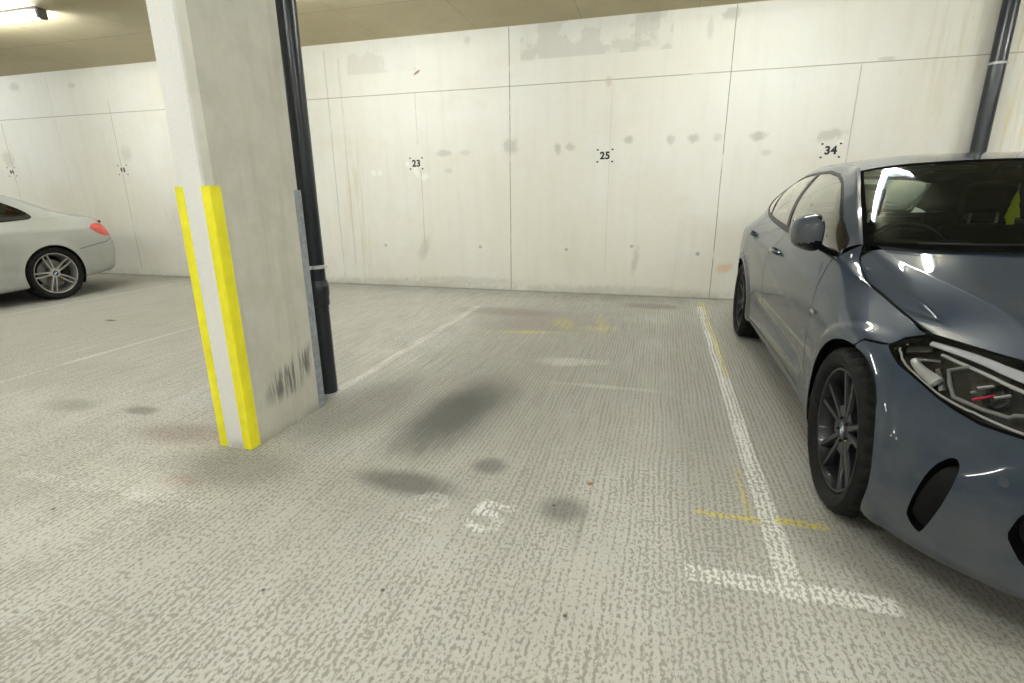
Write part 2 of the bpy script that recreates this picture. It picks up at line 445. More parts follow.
M['pipe'] = simple('black_pipe_plastic', (.018,.022,.028), .28, var=.15, vs=12)
M['pipe_clip'] = simple('pale_clip_plastic', (.55,.56,.56), .5, var=.1)
M['fit'] = simple('white_enamelled_steel', (.55,.56,.56), .3, var=.03)
M['fit_cap'] = simple('grey_end_cap_plastic', (.12,.125,.12), .4, var=.1)
M['tube'] = simple('lit_tube_diffuser', (.975, .995, .965), .4, emit=LAMP_STRENGTH)
M['ink'] = simple('black_stencil_ink', (.02,.02,.02), .7, var=.5, vs=60)
def car_paint(name, c, rough=.30, metal=.35, dirt=0, spec=.5, cior=1.5):
    mt, nt, b = new_mat(name)
    x, y, z = coords(nt, True)
    fl = noise(nt, vec(nt, x, y, z), 900.0, 1)
    cc = mix(nt, fl.step(.3,.7), tuple(k*.9 for k in c), tuple(k*1.1 for k in c))
    if dirt:
        low = z.step(.72, .20)*noise(nt, vec(nt, x*3.0, y*3.0, z*6.0), 1.0, 4, .65).step(.25,.7)
        cc = mix(nt, low*dirt, cc, (.21,.205,.185))
        nt.links.new((low*.45+rough).k, b.inputs['Roughness'])
        nt.links.new((low*-.12+1.0).clamp().k, b.inputs['Coat Weight'])
    else:
        b.inputs['Roughness'].default_value = rough; b.inputs['Coat Weight'].default_value = 1
    nt.links.new(cc, b.inputs['Base Color'])
    b.inputs['Metallic'].default_value = metal; b.inputs['Specular IOR Level'].default_value = spec
    b.inputs['Coat IOR'].default_value = cior; b.inputs['Coat Roughness'].default_value = .03
    return mt
M['blue'] = car_paint('blue_grey_car_paint', (.034,.050,.078), rough=.42, metal=.15, dirt=.35, spec=.08, cior=1.38)
M['silver'] = car_paint('silver_car_paint', (.46,.48,.46), .35, .45, dirt=.25)
M['gloss_black'] = simple('gloss_black_trim', (.004,.004,.005), .14, spec=.45)
M['matt_black'] = simple('matt_black_plastic', (.005,.005,.005), .6, spec=.2, var=.2)
M['rubber'] = simple('tyre_rubber', (.0085,.0085,.0080), .75, spec=.25, var=.35, vs=40, bumps=.2)
M['rim_dark'] = simple('dark_grey_alloy', (.022,.023,.028), .36, metal=.5, coat=.15)
M['rim_silver'] = simple('silver_alloy', (.50,.50,.49), .32, metal=.7)
M['steel'] = simple('brake_disc_steel', (.20,.19,.18), .4, metal=.9)
M['chrome'] = simple('bright_chrome', (.75,.75,.76), .09, metal=1.0)
M['satin'] = simple('satin_reflector', (.62,.62,.62), .22, metal=1.0)
M['guide'] = simple('milky_light_guide', (.72,.74,.80), .25, coat=.8)
M['pink'] = simple('red_accent_trim', (.75,.03,.10), .3)
M['glass'] = glass('windscreen_glass', (.42,.50,.48), k=.5)
M['side_glass'] = glass('side_window_glass', (.36,.38,.35), k=1.7, cool=False)
M['dark_glass'] = glass('tinted_rear_glass', (.40,.47,.43))
M['lens'] = glass('clear_lamp_lens', (.92,.93,.93), ior=1.45, k=.8)
M['red_lens'] = simple('red_lamp_lens', (.72,.05,.02), .12, coat=1)
M['interior'] = simple('dark_interior_plastic', (.016,.017,.018), .7, spec=.2, var=.15)
M['seat_cloth'] = simple('dark_seat_fabric', (.009,.010,.011), .85, spec=.2)
M['tree_yellow'] = simple('yellow_card', (.80,.74,.02), .6, var=.05)
M['rd_blue'] = simple('roundel_blue', (.02,.15,.5), .25, coat=.5)
M['white'] = simple('white_enamel', (.8,.8,.8), .25, coat=.5)
# ------------------------------------------------------------------ the setting
X0, X1, Y0_, Y1_, ZC = -17.0, 8.5, -9.0, 6.41, 3.065
def slab(name, x0,x1,y0,y1,z0,z1, mt):
    bm = bmesh.new(); add_box(bm, x0,x1,y0,y1,z0,z1)
    return tag(bm_obj(name, bm, mt), kind='structure')
slab('floor', X0-.2, X1+.2, Y0_-.2, Y1_+.2, -.2, 0, M['floor'])
slab('ceiling', X0-.2, X1+.2, Y0_-.2, Y1_+.2, ZC, ZC+.2, M['ceil'])
slab('wall_back', X0-.2, X1+.2, Y1_, Y1_+.2, 0, ZC, M['wall'])
slab('wall_front', X0-.2, X1+.2, Y0_-.2, Y0_, 0, ZC, M['wall2'])
slab('wall_left', X0-.2, X0, Y0_, Y1_, 0, ZC, M['wall2'])
slab('wall_right', X1, X1+.2, Y0_, Y1_, 0, ZC, M['wall2'])

# concrete pillar, a narrow blade with chamfered arrises
px0, px1, py0, py1 = -2.068, -1.885, 1.875, 2.468
bm = bmesh.new(); ch = .018
add_prism(bm, [(px0+ch,py0),(px1-.036,py0),(px1-.032,py0+.006),(px1,py0+.030),(px1,py1-ch),(px1-ch,py1),(px0+ch,py1),(px0,py1-ch),(px0,py0+ch)], 0, ZC)
pil = bm_obj('pillar', bm, M['pillar'])
tag(pil, 'tall narrow concrete pillar standing between the empty bay and the left bays', 'pillar', kind='thing')

def guard(name, corner, sx, sy, lx, ly, h, t, mat, label, group=None, r=.012):
    """an L shaped corner guard: legs lx along x and ly along y from the corner"""
    cx_, cy_ = corner
    out = [(lx,-t*.4),(r*1.0,-t),(0,-t+.0),(-t*.7,-t*.7),(-t,0),(-t,r),(-t*.4,ly),(0,ly),(0,0),(lx,0)]
    pts = [(cx_ + sx*a, cy_ + sy*b_) for a, b_ in out]
    bm = bmesh.new(); add_prism(bm, pts, 0.004, h)
    o = bm_obj(name, bm, mat, smooth=True, bevel=.002)
    return tag(o, label, 'corner guard', group)
guard('corner_guard', (px1,py0), -1, 1, .044, .060, 1.258, .007, M['yellow'], 'wide bright yellow guard on the right front corner of the pillar')
guard('corner_guard', (px0,py0), 1, 1, .040, .085, 1.256, .005, M['yellow'], 'narrow-looking bright yellow guard on the left front corner of the pillar')
guard('corner_guard', (px1,py1), -1, -1, .06, .048, 1.244, .006, M['grey_guard'], 'grey scuffed guard on the rear pillar corner beside the black pipe')

# rainwater pipes
def pipe(x, y, r, z0, z1, label, sockets=(), clips=(), clipdir=(-1,0)):
    root = empty('drain_pipe', (x, y, 0)); tag(root, label, 'pipe', 'black drain pipes')
    bm = bmesh.new(); lathe(bm, [(z0,r-.006),(z0,r),(z1,r),(z1,r-.006)], 32, 'z'); bm_obj('pipe_run', bm, M['pipe'], root, smooth=True)
    for z in sockets:
        bm = bmesh.new(); lathe(bm, [(z-.075,r+.001),(z-.072,r+.008),(z-.02,r+.009),(z-.012,r+.013),(z+.045,r+.013),(z+.052,r+.009),(z+.075,r+.004),(z+.076,r)], 32, 'z')
        bm_obj('pipe_socket', bm, M['pipe'], root, smooth=True)
    for z in clips:
        bm = bmesh.new(); lathe(bm, [(z-.010,r),(z-.010,r+.004),(z+.010,r+.004),(z+.010,r)], 32, 'z')
        dx, dy = clipdir
        if dx: add_box(bm, r*dx*.9, (r+.03)*dx, -.02, .02, z-.010, z+.010)
        else: add_box(bm, -.02, .02, r*.9*dy, (r+.028)*dy, z-.010, z+.010); add_box(bm, r, r+.022, -.012, .012, z-.008, z+.008)
        bm_obj('pipe_clip', bm, M['pipe_clip'], root, smooth=True)
    return root
p1 = pipe(-1.942, 2.600, .055, .035, ZC, 'black drain pipe running down behind the concrete pillar', sockets=(.66,), clips=(.815,), clipdir=(0,-1))
bm = bmesh.new(); lathe(bm, [(.0,.046),(.036,.050),(.037,.03)], 24, 'z'); bm_obj('pipe_foot', bm, M['pipe_clip'], p1, smooth=True)
pipe(2.885, 6.315, .065, 0.0, ZC, 'black drain pipe fixed to the back wall behind the blue-grey car', clips=(2.335, .6), clipdir=(0,1))

# stencilled bay numbers on the wall
def wall_number(txt, x, z, label, s=.082):
    worn = txt is None; txt = txt or '1'
    cu = bpy.data.curves.new('number', 'FONT'); cu.body = txt; cu.size = s*1.36; cu.align_x = 'CENTER'; cu.align_y = 'CENTER'
    cu.offset = .0045; cu.extrude = .0006; cu.space_character = 1.08
    tmp = bpy.data.objects.new('tmp', cu); COL.objects.link(tmp)
    bpy.context.view_layer.update()
    me = bpy.data.meshes.new_from_object(tmp.evaluated_get(bpy.context.evaluated_depsgraph_get()))
    bpy.data.objects.remove(tmp, do_unlink=True)
    bm = bmesh.new()
    if worn:            # too worn to read: two ragged blots of ink
        rnd = random.Random(int(abs(x)*100))
        for ox in (-.026, .026):
            q = [bm.verts.new((ox+(.013+.010*rnd.random())*math.cos(t), (.026+.016*rnd.random())*math.sin(t), 0)) for t in [k*math.pi/9 for k in range(18)]]
            bm.faces.new(q)
    else: bm.from_mesh(me)
    bmesh.ops.rotate(bm, verts=bm.verts, matrix=Matrix.Rotation(R(90), 3, 'X'))
    for (a, c) in ((-.085,.068),(.085,.068),(-.085,-.064),(.085,-.064)):     # the four pin marks of the stencil
        q = [bm.verts.new((a+.013*math.cos(t), -.0006, c+.010*math.sin(t))) for t in [k*math.pi/4 for k in range(8)]]
        bm.faces.new(q)
    bm.to_mesh(me); bm.free(); me.materials.clear(); me.materials.append(M['ink'])
    o = bpy.data.objects.new('bay_number', me); o.location = (x, Y1_-.0025, z); COL.objects.link(o)
    tag(o, label, 'bay number', 'stencilled bay numbers on the wall')
wall_number('23', -3.09, 1.604, 'small black stencilled number 23 on the wall right of the pillar')
wall_number('25', -.69, 1.634, 'small black stencilled number 25 on the wall above the empty bay')
wall_number('34', 1.64, 1.622, 'small black stencilled number 34 on the wall above the blue-grey car')
wall_number(None, -8.03, 1.627, 'worn unreadable black stencilled number on the wall left of the pillar', .10)
wall_number(None, -10.44, 1.645, 'faint unreadable black stencilled number on the wall above the silver car', .10)

# ceiling luminaires
def luminaire(x, y, label):
    root = empty('strip_light', (x, y, ZC)); tag(root, label, 'ceiling light', 'fluorescent strip lights on the ceiling')
    L = .76
    bm = bmesh.new()
    prof = [(-.055,-.002),(-.055,-.022),(-.026,-.040),(.026,-.040),(.055,-.022),(.055,-.002)]
    a = [bm.verts.new((-L,p,q)) for p,q in prof]; b = [bm.verts.new((L,p,q)) for p,q in prof]
    bm.faces.new(a); bm.faces.new(b[::-1])
    for i in range(6): bm.faces.new((a[i],b[i],b[(i+1)%6],a[(i+1)%6]))
    bm_obj('housing', bm, M['fit'], root)
    bm = bmesh.new(); n = 15
    pr = [(.030*math.cos(t), -.062+.028*math.sin(t)) for t in [R(145)+R(250)*k/(n-1) for k in range(n)]]
    a = [bm.verts.new((-L+.03,p,q)) for p,q in pr]; b = [bm.verts.new((L-.03,p,q)) for p,q in pr]
    for i in range(n-1): bm.faces.new((a[i],b[i],b[i+1],a[i+1]))
    bm.faces.new(a); bm.faces.new(b[::-1])
    bm_obj('diffuser', bm, M['tube'], root, smooth=True)
    for s in (-1, 1):
        bm = bmesh.new(); add_box(bm, min(s*(L-.03), s*(L+.015)), max(s*(L-.03), s*(L+.015)), -.046, .046, -.098, -.002)
        bm_obj('end_cap', bm, M['fit_cap'], root, smooth=True, bevel=.008)
for i, (lx, ly) in enumerate(LAMPS):
    where = 'lit white ceiling strip light over the ' + ['bay in front of the silver car', 'bays just left of the pillar', 'empty bay', 'bay right of the blue-grey car', 'bays beyond the silver car',
             'aisle left of the pillar', 'aisle nearest the empty bay', 'aisle in front of the blue-grey car', 'aisle in front of the silver car', 'aisle farthest right',
             'far side of the aisle, middle', 'far side of the aisle, right', 'far side of the aisle, left'][i]
    luminaire(lx, ly, where)
#GEO
# ------------------------------------------------------------------ spline surfaces
def nat_spline(T, P, t):
    """natural cubic spline through P (n,k) at knots T, evaluated at t"""
    T = np.asarray(T, float); P = np.asarray(P, float); n = len(T)
    if n == 2:
        a = ((t-T[0])/(T[1]-T[0]))[:, None]; return P[0]*(1-a) + P[1]*a
    h = np.diff(T); A = np.eye(n); Bv = np.zeros((n, P.shape[1]))
    for i in range(1, n-1):
        A[i, i-1], A[i, i], A[i, i+1] = h[i-1], 2*(h[i-1]+h[i]), h[i]
        Bv[i] = 6*((P[i+1]-P[i])/h[i] - (P[i]-P[i-1])/h[i-1])
    m2 = np.linalg.solve(A, Bv)
    i = np.clip(np.searchsorted(T, t, side='right')-1, 0, n-2)
    a = (T[i+1]-t)[:, None]; b = (t-T[i])[:, None]; hh = h[i][:, None]
    return m2[i]*a**3/(6*hh) + m2[i+1]*b**3/(6*hh) + (P[i]/hh - m2[i]*hh/6)*a + (P[i+1]/hh - m2[i+1]*hh/6)*b
def spline_axis(G, div, kinks=()):
    """interpolate grid G (r,c,3) along axis 0; returns (N,c,3) and fractional row index"""
    r = G.shape[0]
    d = np.linalg.norm(np.diff(G, axis=0), axis=2).mean(axis=1); d = np.maximum(d, 1e-4)**.75
    T = np.concatenate([[0], np.cumsum(d)])
    if isinstance(div, int): div = [div]*(r-1)
    br = [0] + sorted(kinks) + [r-1]; outs = []; idx = []
    for a, b in zip(br[:-1], br[1:]):
        fr = np.concatenate([np.linspace(i, i+1, div[i]+1)[(0 if i == a and a == 0 else 1):] for i in range(a, b)])
        t = np.interp(fr, np.arange(r), T)
        outs.append(nat_spline(T[a:b+1], G[a:b+1].reshape(b-a+1, -1), t).reshape(len(t), G.shape[1], 3)); idx.append(fr)
    return np.concatenate(outs), np.concatenate(idx)
class Patch:
    """dense surface through a control grid (rows, columns, 3); co = (Nv, Nu, 3)"""
    def __init__(s, G, du, dv, ku=(), kv=(), deform=None):
        G = np.array(G, float)
        A, s.fr = spline_axis(G, dv, kv)
        B_, s.fc = spline_axis(A.transpose(1, 0, 2), du, ku)
        s.co = B_.transpose(1, 0, 2)
        if deform is not None: s.co = deform(s.co)
        gu = np.gradient(s.co, axis=1); gv = np.gradient(s.co, axis=0)
        n = np.cross(gu, gv); ln = np.linalg.norm(n, axis=2, keepdims=True)
        s.no = n/np.maximum(ln, 1e-12)
    def flip(s): s.no = -s.no; s.flipped = True; return s
class Shell:
    """polygon soup with shared vertices that can be split along any implicit curve"""
    def __init__(s, patch):
        nv, nu = patch.co.shape[:2]
        s.P = list(map(tuple, patch.co.reshape(-1, 3))); s.N = list(map(tuple, patch.no.reshape(-1, 3)))
        C, Rr = np.meshgrid(patch.fc, patch.fr); s.U = list(zip(C.reshape(-1), Rr.reshape(-1)))
        fl = getattr(patch, 'flipped', False); s.faces = []
        for j in range(nv-1):
            for i in range(nu-1):
                q = [j*nu+i, j*nu+i+1, (j+1)*nu+i+1, (j+1)*nu+i]
                s.faces.append(q[::-1] if fl else q)
    def arrays(s): return np.array(s.P), np.array(s.U)
    def split(s, faces, fn):
        """fn(P,U) -> phi ; returns (inside phi<0, outside)"""
        P, U = s.arrays(); ph = fn(P, U); ph = np.where(np.abs(ph) < 2e-4, 0.0, ph); ph = list(ph)
        ins, out, cache = [], [], {}
        for f in faces:
            v = [ph[i] for i in f]
            if max(v) <= 0: ins.append(f); continue
            if min(v) >= 0: out.append(f); continue
            a, b = [], []
            n = len(f)
            for k in range(n):
                i, j = f[k], f[(k+1) % n]; pi, pj = ph[i], ph[j]
                if pi <= 0: a.append(i)
                if pi >= 0: b.append(i)
                if pi*pj < 0:
                    key = (i, j) if i < j else (j, i)
                    c = cache.get(key)
                    if c is None:
                        t = pi/(pi-pj)
                        s.P.append(tuple((1-t)*x+t*y for x, y in zip(s.P[i], s.P[j])))
                        s.N.append(tuple((1-t)*x+t*y for x, y in zip(s.N[i], s.N[j])))
                        s.U.append(tuple((1-t)*x+t*y for x, y in zip(s.U[i], s.U[j])))
                        c = cache[key] = len(s.P)-1; ph.append(0.0)
                    a.append(c); b.append(c)
            if len(a) > 2: ins.append(a)
            if len(b) > 2: out.append(b)
        return ins, out
def sd_poly(x, y, poly):
    poly = np.array(poly, float); n = len(poly); d = np.full(len(x), 1e9); s = np.ones(len(x))
    for i in range(n):
        a, b = poly[i], poly[i-1]; ex, ey = b-a; wx, wy = x-a[0], y-a[1]
        t = np.clip((wx*ex+wy*ey)/max(ex*ex+ey*ey, 1e-12), 0, 1)
        d = np.minimum(d, (wx-ex*t)**2+(wy-ey*t)**2)
        c1, c2, c3 = y >= a[1], y < b[1], ex*wy > ey*wx
        s = np.where((c1 & c2 & c3) | (~c1 & ~c2 & ~c3), -s, s)
    return s*np.sqrt(d)
def sd_line(x, y, pts):
    pts = np.array(pts, float); d = np.full(len(x), 1e9)
    for a, b in zip(pts[:-1], pts[1:]):
        e = b-a; wx, wy = x-a[0], y-a[1]; t = np.clip((wx*e[0]+wy*e[1])/max(e@e, 1e-12), 0, 1)
        d = np.minimum(d, (wx-e[0]*t)**2+(wy-e[1]*t)**2)
    return np.sqrt(d)
def sd_signed(x, y, pts):
    pts = np.array(pts, float); best = np.full(len(x), 1e9); out = np.full(len(x), 1e9)
    for a, b in zip(pts[:-1], pts[1:]):
        e = b-a; wx, wy = x-a[0], y-a[1]; t = np.clip((wx*e[0]+wy*e[1])/max(e@e, 1e-12), 0, 1)
        d = (wx-e[0]*t)**2+(wy-e[1]*t)**2; c = e[0]*wy-e[1]*wx
        out = np.where(d < best, np.sqrt(d)*np.where(c < 0, -1, 1), out); best = np.minimum(best, d)
    return out
def cut_groove(sh, F, line, g, cond):
    """split off a narrow band along a line drawn in side view"""
    P = np.array(sh.P); near = np.abs(np.where(cond(P), sd_line(P[:, 1], P[:, 2], line), 1.0)) < .09
    A = [f for f in F if any(near[i] for i in f)]; B_ = [f for f in F if not any(near[i] for i in f)]
    p, q = sh.split(A, lambda P, U: np.where(cond(P), sd_signed(P[:, 1], P[:, 2], line), 1))
    gi, go = sh.split(p+q, lambda P, U: np.where(cond(P), sd_line(P[:, 1], P[:, 2], line)-g, 1))
    return gi, go+B_
def smooth_curve(pts, n=8, closed=False):
    pts = np.array(pts, float)
    if closed:
        pts = np.vstack([pts[-3:], pts, pts[:4]])
    T = np.concatenate([[0], np.cumsum(np.linalg.norm(np.diff(pts, axis=0), axis=1)**.6)])
    fr = np.concatenate([np.linspace(i, i+1, n, endpoint=False) for i in range(len(pts)-1)] + [[len(pts)-1]])
    q = nat_spline(T, pts, np.interp(fr, np.arange(len(pts)), T))
    if closed: q = q[3*n:-(4*n)]
    return q
def mirror_cols(half, first_centre=True):
    """half: list of columns, each a list of (s,w,h); mirrored to -w; column 0 is the centre"""
    neg = [[(s_, -w_, h_) for (s_, w_, h_) in c] for c in half[1:]][::-1]
    return neg + half
def to_xyz(G):     # control (s,w,h) -> local (w, s, h)
    G = np.array(G, float); return np.stack([G[..., 1], G[..., 0], G[..., 2]], -1)

# ------------------------------------------------------------------ blue-grey hatchback: control tables (s from the front, w from the centre, h)
BELT = [  # columns from the centre of the front to the centre of the rear; rows underside .. top edge
 [(.16,0,.165),(.055,0,.175),(.015,0,.25),(.000,0,.40),(.005,0,.56),(.055,0,.725)],
 [(.18,.25,.165),(.075,.26,.172),(.040,.265,.25),(.028,.265,.40),(.035,.26,.57),(.095,.25,.735)],
 [(.22,.44,.16),(.130,.46,.168),(.095,.475,.25),(.085,.475,.41),(.110,.465,.575),(.215,.44,.75)],
 [(.30,.58,.155),(.215,.605,.163),(.180,.63,.25),(.180,.64,.42),(.245,.635,.590),(.385,.605,.757)],
 [(.36,.67,.155),(.300,.71,.162),(.268,.735,.26),(.280,.737,.43),(.385,.705,.602),(.545,.665,.760)],
 [(.44,.74,.155),(.395,.785,.160),(.372,.805,.27),(.390,.800,.45),(.520,.755,.625),(.715,.720,.757)],
 [(.54,.80,.155),(.520,.845,.158),(.505,.862,.28),(.520,.857,.47),(.650,.812,.655),(.790,.727,.770)],
 [(.70,.83,.16),(.700,.868,.162),(.690,.886,.30),(.700,.886,.50),(.800,.850,.690),(.885,.737,.790)],
 [(.90,.84,.17),(.900,.874,.172),(.900,.893,.31),(.910,.895,.53),(.980,.868,.725),(1.05,.762,.832)],
 [(1.22,.83,.18),(1.22,.868,.183),(1.22,.886,.32),(1.22,.893,.55),(1.22,.878,.748),(1.22,.795,.872)],
 [(1.45,.81,.19),(1.45,.858,.195),(1.45,.874,.32),(1.45,.886,.56),(1.45,.880,.765),(1.43,.812,.905)],
 [(1.90,.80,.19),(1.90,.850,.200),(1.90,.866,.33),(1.90,.884,.58),(1.90,.882,.790),(1.90,.826,.942)],
 [(2.40,.80,.19),(2.40,.852,.205),(2.40,.868,.33),(2.40,.886,.59),(2.40,.885,.820),(2.40,.824,.966)],
 [(2.90,.80,.19),(2.90,.858,.210),(2.90,.874,.33),(2.90,.893,.60),(2.90,.891,.850),(2.90,.808,.994)],
 [(3.30,.81,.19),(3.30,.868,.215),(3.30,.886,.34),(3.30,.900,.60),(3.30,.895,.872),(3.30,.782,1.024)],
 [(3.55,.81,.20),(3.55,.874,.22),(3.55,.890,.35),(3.55,.901,.60),(3.55,.892,.885),(3.55,.757,1.043)],
 [(3.85,.79,.21),(3.85,.860,.23),(3.85,.876,.36),(3.85,.886,.60),(3.85,.870,.885),(3.82,.725,1.05)],
 [(4.05,.74,.22),(4.05,.815,.24),(4.06,.832,.37),(4.07,.842,.60),(4.04,.820,.875),(3.98,.675,1.045)],
 [(4.14,.64,.24),(4.19,.70,.255),(4.22,.715,.38),(4.235,.72,.60),(4.19,.70,.865),(4.10,.58,1.035)],
 [(4.18,.40,.25),(4.26,.42,.265),(4.295,.43,.38),(4.305,.43,.60),(4.255,.42,.865),(4.165,.36,1.03)],
 [(4.20,0,.25),(4.285,0,.265),(4.315,0,.38),(4.319,0,.60),(4.27,0,.865),(4.19,0,1.03)],
]
ARCHES = ((.87, .322), (3.54, .322)); ARCH_R = .352
def arch_flare(co):
    """raise a flat lip round the wheel arches"""
    co = co.copy(); w, s, h = co[..., 0], co[..., 1], co[..., 2]
    for (as_, ah) in ARCHES:
        d = np.hypot(s-as_, h-ah)
        k = np.clip((.425-d)/.030, 0, 1); k = k*k*(3-2*k)
        side = (np.abs(w) > .68) & (h < .80)
        co[..., 0] = np.where(side, w + np.sign(w)*k*.012, w)
        w = co[..., 0]
    # shoulder crease through the handles, soft crease over the sill
    cr = .835 + .045*(s-2.3)/1.0
    k = np.exp(-((h-cr)/.03)**2)*np.clip((s-1.25)/.35, 0, 1)*np.clip((3.9-s)/.3, 0, 1)
    co[..., 0] += np.sign(co[..., 0])*k*.007
    k = np.exp(-((h-.40-.03*(s-1.4))/.045)**2)*np.clip((s-1.3)/.3, 0, 1)*np.clip((3.1-s)/.3, 0, 1)
    co[..., 0] -= np.sign(co[..., 0])*k*.010
    # concave scoop of the bumper between corner intake and lower grille
    s, h, w = co[..., 1], co[..., 2], np.abs(co[..., 0])
    k = np.exp(-((h-.345)/.075)**2)*np.exp(-((w-.665)/.075)**2)*(s < .6)
    co[..., 1] += k*.020
    k = np.exp(-((h-.215)/.022)**2)*(s < .62)*np.clip((w-.2)/.3, 0, 1)
    co[..., 1] -= k*.008
    return co
def belt_patch(belt=BELT, deform=arch_flare, du=12, dv=(4,8,10,12,8,8)):
    half = []
    for c in belt:       # keep the wing tops taut: an extra row halfway between shoulder and top edge
        a, b = np.array(c[4]), np.array(c[5]); m = (a+b)/2 + np.array([0, .0035, .0035])*(1 if b[1] > .01 else 0)
        half.append(list(c[:5]) + [tuple(m)] + [c[5]])
    full = mirror_cols(half)               # columns -n..n, rear centre to rear centre
    G = to_xyz(np.array(full).transpose(1, 0, 2))
    return Patch(G, du, list(dv), deform=deform)
GREEN = [  # greenhouse side columns: belt, mid, rail, roof edge
 [(1.405,.806,.897),(1.430,.795,.930),(1.455,.770,.965),(1.374,.734,.987)],
 [(1.65,.820,.925),(1.650,.796,1.010),(1.655,.742,1.092),(1.565,.699,1.104)],
 [(1.85,.825,.938),(1.850,.785,1.068),(1.855,.700,1.196),(1.755,.661,1.214)],
 [(2.02,.826,.948),(2.020,.772,1.110),(2.020,.662,1.266),(1.935,.623,1.314)],
 [(2.20,.826,.957),(2.200,.764,1.138),(2.200,.632,1.308),(2.110,.590,1.347)],
 [(2.45,.823,.968),(2.450,.756,1.155),(2.450,.610,1.337),(2.420,.556,1.369)],
 [(2.77,.813,.985),(2.770,.746,1.165),(2.770,.600,1.340),(2.790,.540,1.378)],
 [(3.10,.797,1.008),(3.100,.735,1.170),(3.100,.597,1.328),(3.110,.538,1.370)],
 [(3.40,.774,1.032),(3.400,.718,1.165),(3.410,.600,1.285),(3.430,.532,1.335)],
 [(3.75,.735,1.048),(3.760,.695,1.135),(3.790,.608,1.205),(3.830,.520,1.275)],
 [(3.98,.675,1.045),(4.000,.650,1.085),(4.010,.590,1.130),(4.000,.510,1.180)],
 [(4.10,.580,1.035),(4.105,.560,1.050),(4.105,.530,1.065),(4.100,.490,1.080)],
]
HOOD = [  # columns from the centre outwards; rows front edge .. cowl
 [(.058,0,.728),(.30,0,.828),(.62,0,.915),(.965,0,.990)],
 [(.110,.26,.738),(.33,.25,.822),(.65,.24,.905),(.985,.22,.992)],
 [(.222,.445,.753),(.42,.41,.810),(.71,.42,.880),(1.030,.41,.990)],
 [(.290,.520,.757),(.47,.490,.815),(.78,.535,.889),(1.110,.545,.984)],
 [(.375,.598,.761),(.59,.560,.836),(.95,.640,.914),(1.285,.695,.976)],
 [(.450,.632,.763),(.65,.615,.817),(.92,.670,.886),(1.315,.713,.970)],
 [(.560,.668,.763),(.71,.672,.792),(.89,.700,.850),(1.340,.727,.960)],
 [(.705,.716,.760),(.88,.733,.790),(1.13,.770,.850),(1.345,.750,.940)],
]
FENDER = [  # wing top behind the bonnet corner: rows wing edge .. screen corner
 [(1.06,.763,.834),(1.14,.783,.858),(1.22,.796,.874),(1.33,.807,.891),(1.45,.815,.909)],
 [(1.07,.762,.834),(1.16,.779,.865),(1.25,.788,.888),(1.35,.790,.915),(1.42,.785,.945)],
 [(1.08,.762,.835),(1.16,.774,.862),(1.24,.768,.893),(1.32,.757,.930),(1.378,.733,.986)],
]
def fender_patch(sign):
    G = np.array(FENDER).copy(); G[..., 1] *= sign
    return Patch(to_xyz(G), 8, 6)
def hood_patch():
    G = to_xyz(np.array(mirror_cols([list(c) for c in HOOD])).transpose(1, 0, 2))
    return Patch(G, 10, 14, ku=(1, 3, 11, 13))
SCREEN = [  # columns centre outwards; rows cowl .. header
 [(.965,0,1.000),(1.24,0,1.123),(1.52,0,1.242),(1.800,0,1.352)],
 [(.978,.21,1.000),(1.25,.205,1.122),(1.525,.195,1.240),(1.803,.19,1.350)],
 [(1.012,.39,.998),(1.275,.385,1.118),(1.54,.375,1.235),(1.810,.365,1.343)],
 [(1.105,.545,.994),(1.345,.535,1.110),(1.59,.515,1.225),(1.838,.500,1.334)],
 [(1.245,.667,.990),(1.460,.640,1.105),(1.675,.608,1.216),(1.887,.575,1.324)],
 [(1.370,.735,.987),(1.565,.698,1.103),(1.755,.660,1.213),(1.935,.622,1.313)],
]
def screen_patch():
    G = to_xyz(np.array(mirror_cols([list(c) for c in SCREEN])).transpose(1, 0, 2))
    return Patch(G, 10, 16)
ROOF = [  # columns centre outwards; rows header .. spoiler lip
 [(1.800,0,1.352),(2.15,0,1.398),(2.50,0,1.415),(2.90,0,1.412),(3.40,0,1.385),(3.75,0,1.352),(3.97,0,1.322)],
 [(1.803,.19,1.350),(2.15,.18,1.397),(2.50,.18,1.413),(2.90,.18,1.410),(3.40,.18,1.383),(3.75,.175,1.350),(3.965,.17,1.320)],
 [(1.810,.365,1.343),(2.15,.36,1.388),(2.50,.35,1.404),(2.90,.35,1.402),(3.40,.35,1.376),(3.76,.345,1.340),(3.95,.34,1.308)],
 [(1.838,.500,1.334),(2.17,.485,1.371),(2.50,.46,1.390),(2.90,.46,1.390),(3.41,.46,1.362),(3.78,.45,1.318),(3.92,.44,1.290)],
 [(1.932,.624,1.309),(2.19,.580,1.351),(2.48,.550,1.370),(2.90,.540,1.377),(3.43,.532,1.335),(3.72,.525,1.293),(3.83,.520,1.275)],
]
def roof_patch():
    G = to_xyz(np.array(mirror_cols([list(c) for c in ROOF])).transpose(1, 0, 2))
    return Patch(G, 8, 10)
TAIL = [  # rear window and hatch top: rows spoiler lip .. belt
 [(3.97,0,1.322),(4.02,0,1.25),(4.10,0,1.13),(4.19,0,1.03)],
 [(3.965,.17,1.320),(4.015,.19,1.25),(4.09,.20,1.13),(4.185,.20,1.03)],
 [(3.95,.34,1.308),(4.00,.35,1.24),(4.08,.37,1.13),(4.165,.38,1.03)],
 [(3.92,.44,1.290),(3.96,.45,1.23),(4.04,.46,1.13),(4.14,.48,1.033)],
 [(3.83,.520,1.275),(3.92,.515,1.225),(4.00,.510,1.180),(4.10,.49,1.080)],
]
def tail_patch():
    G = to_xyz(np.array(mirror_cols([list(c) for c in TAIL])).transpose(1, 0, 2))
    return Patch(G, 8, 8)
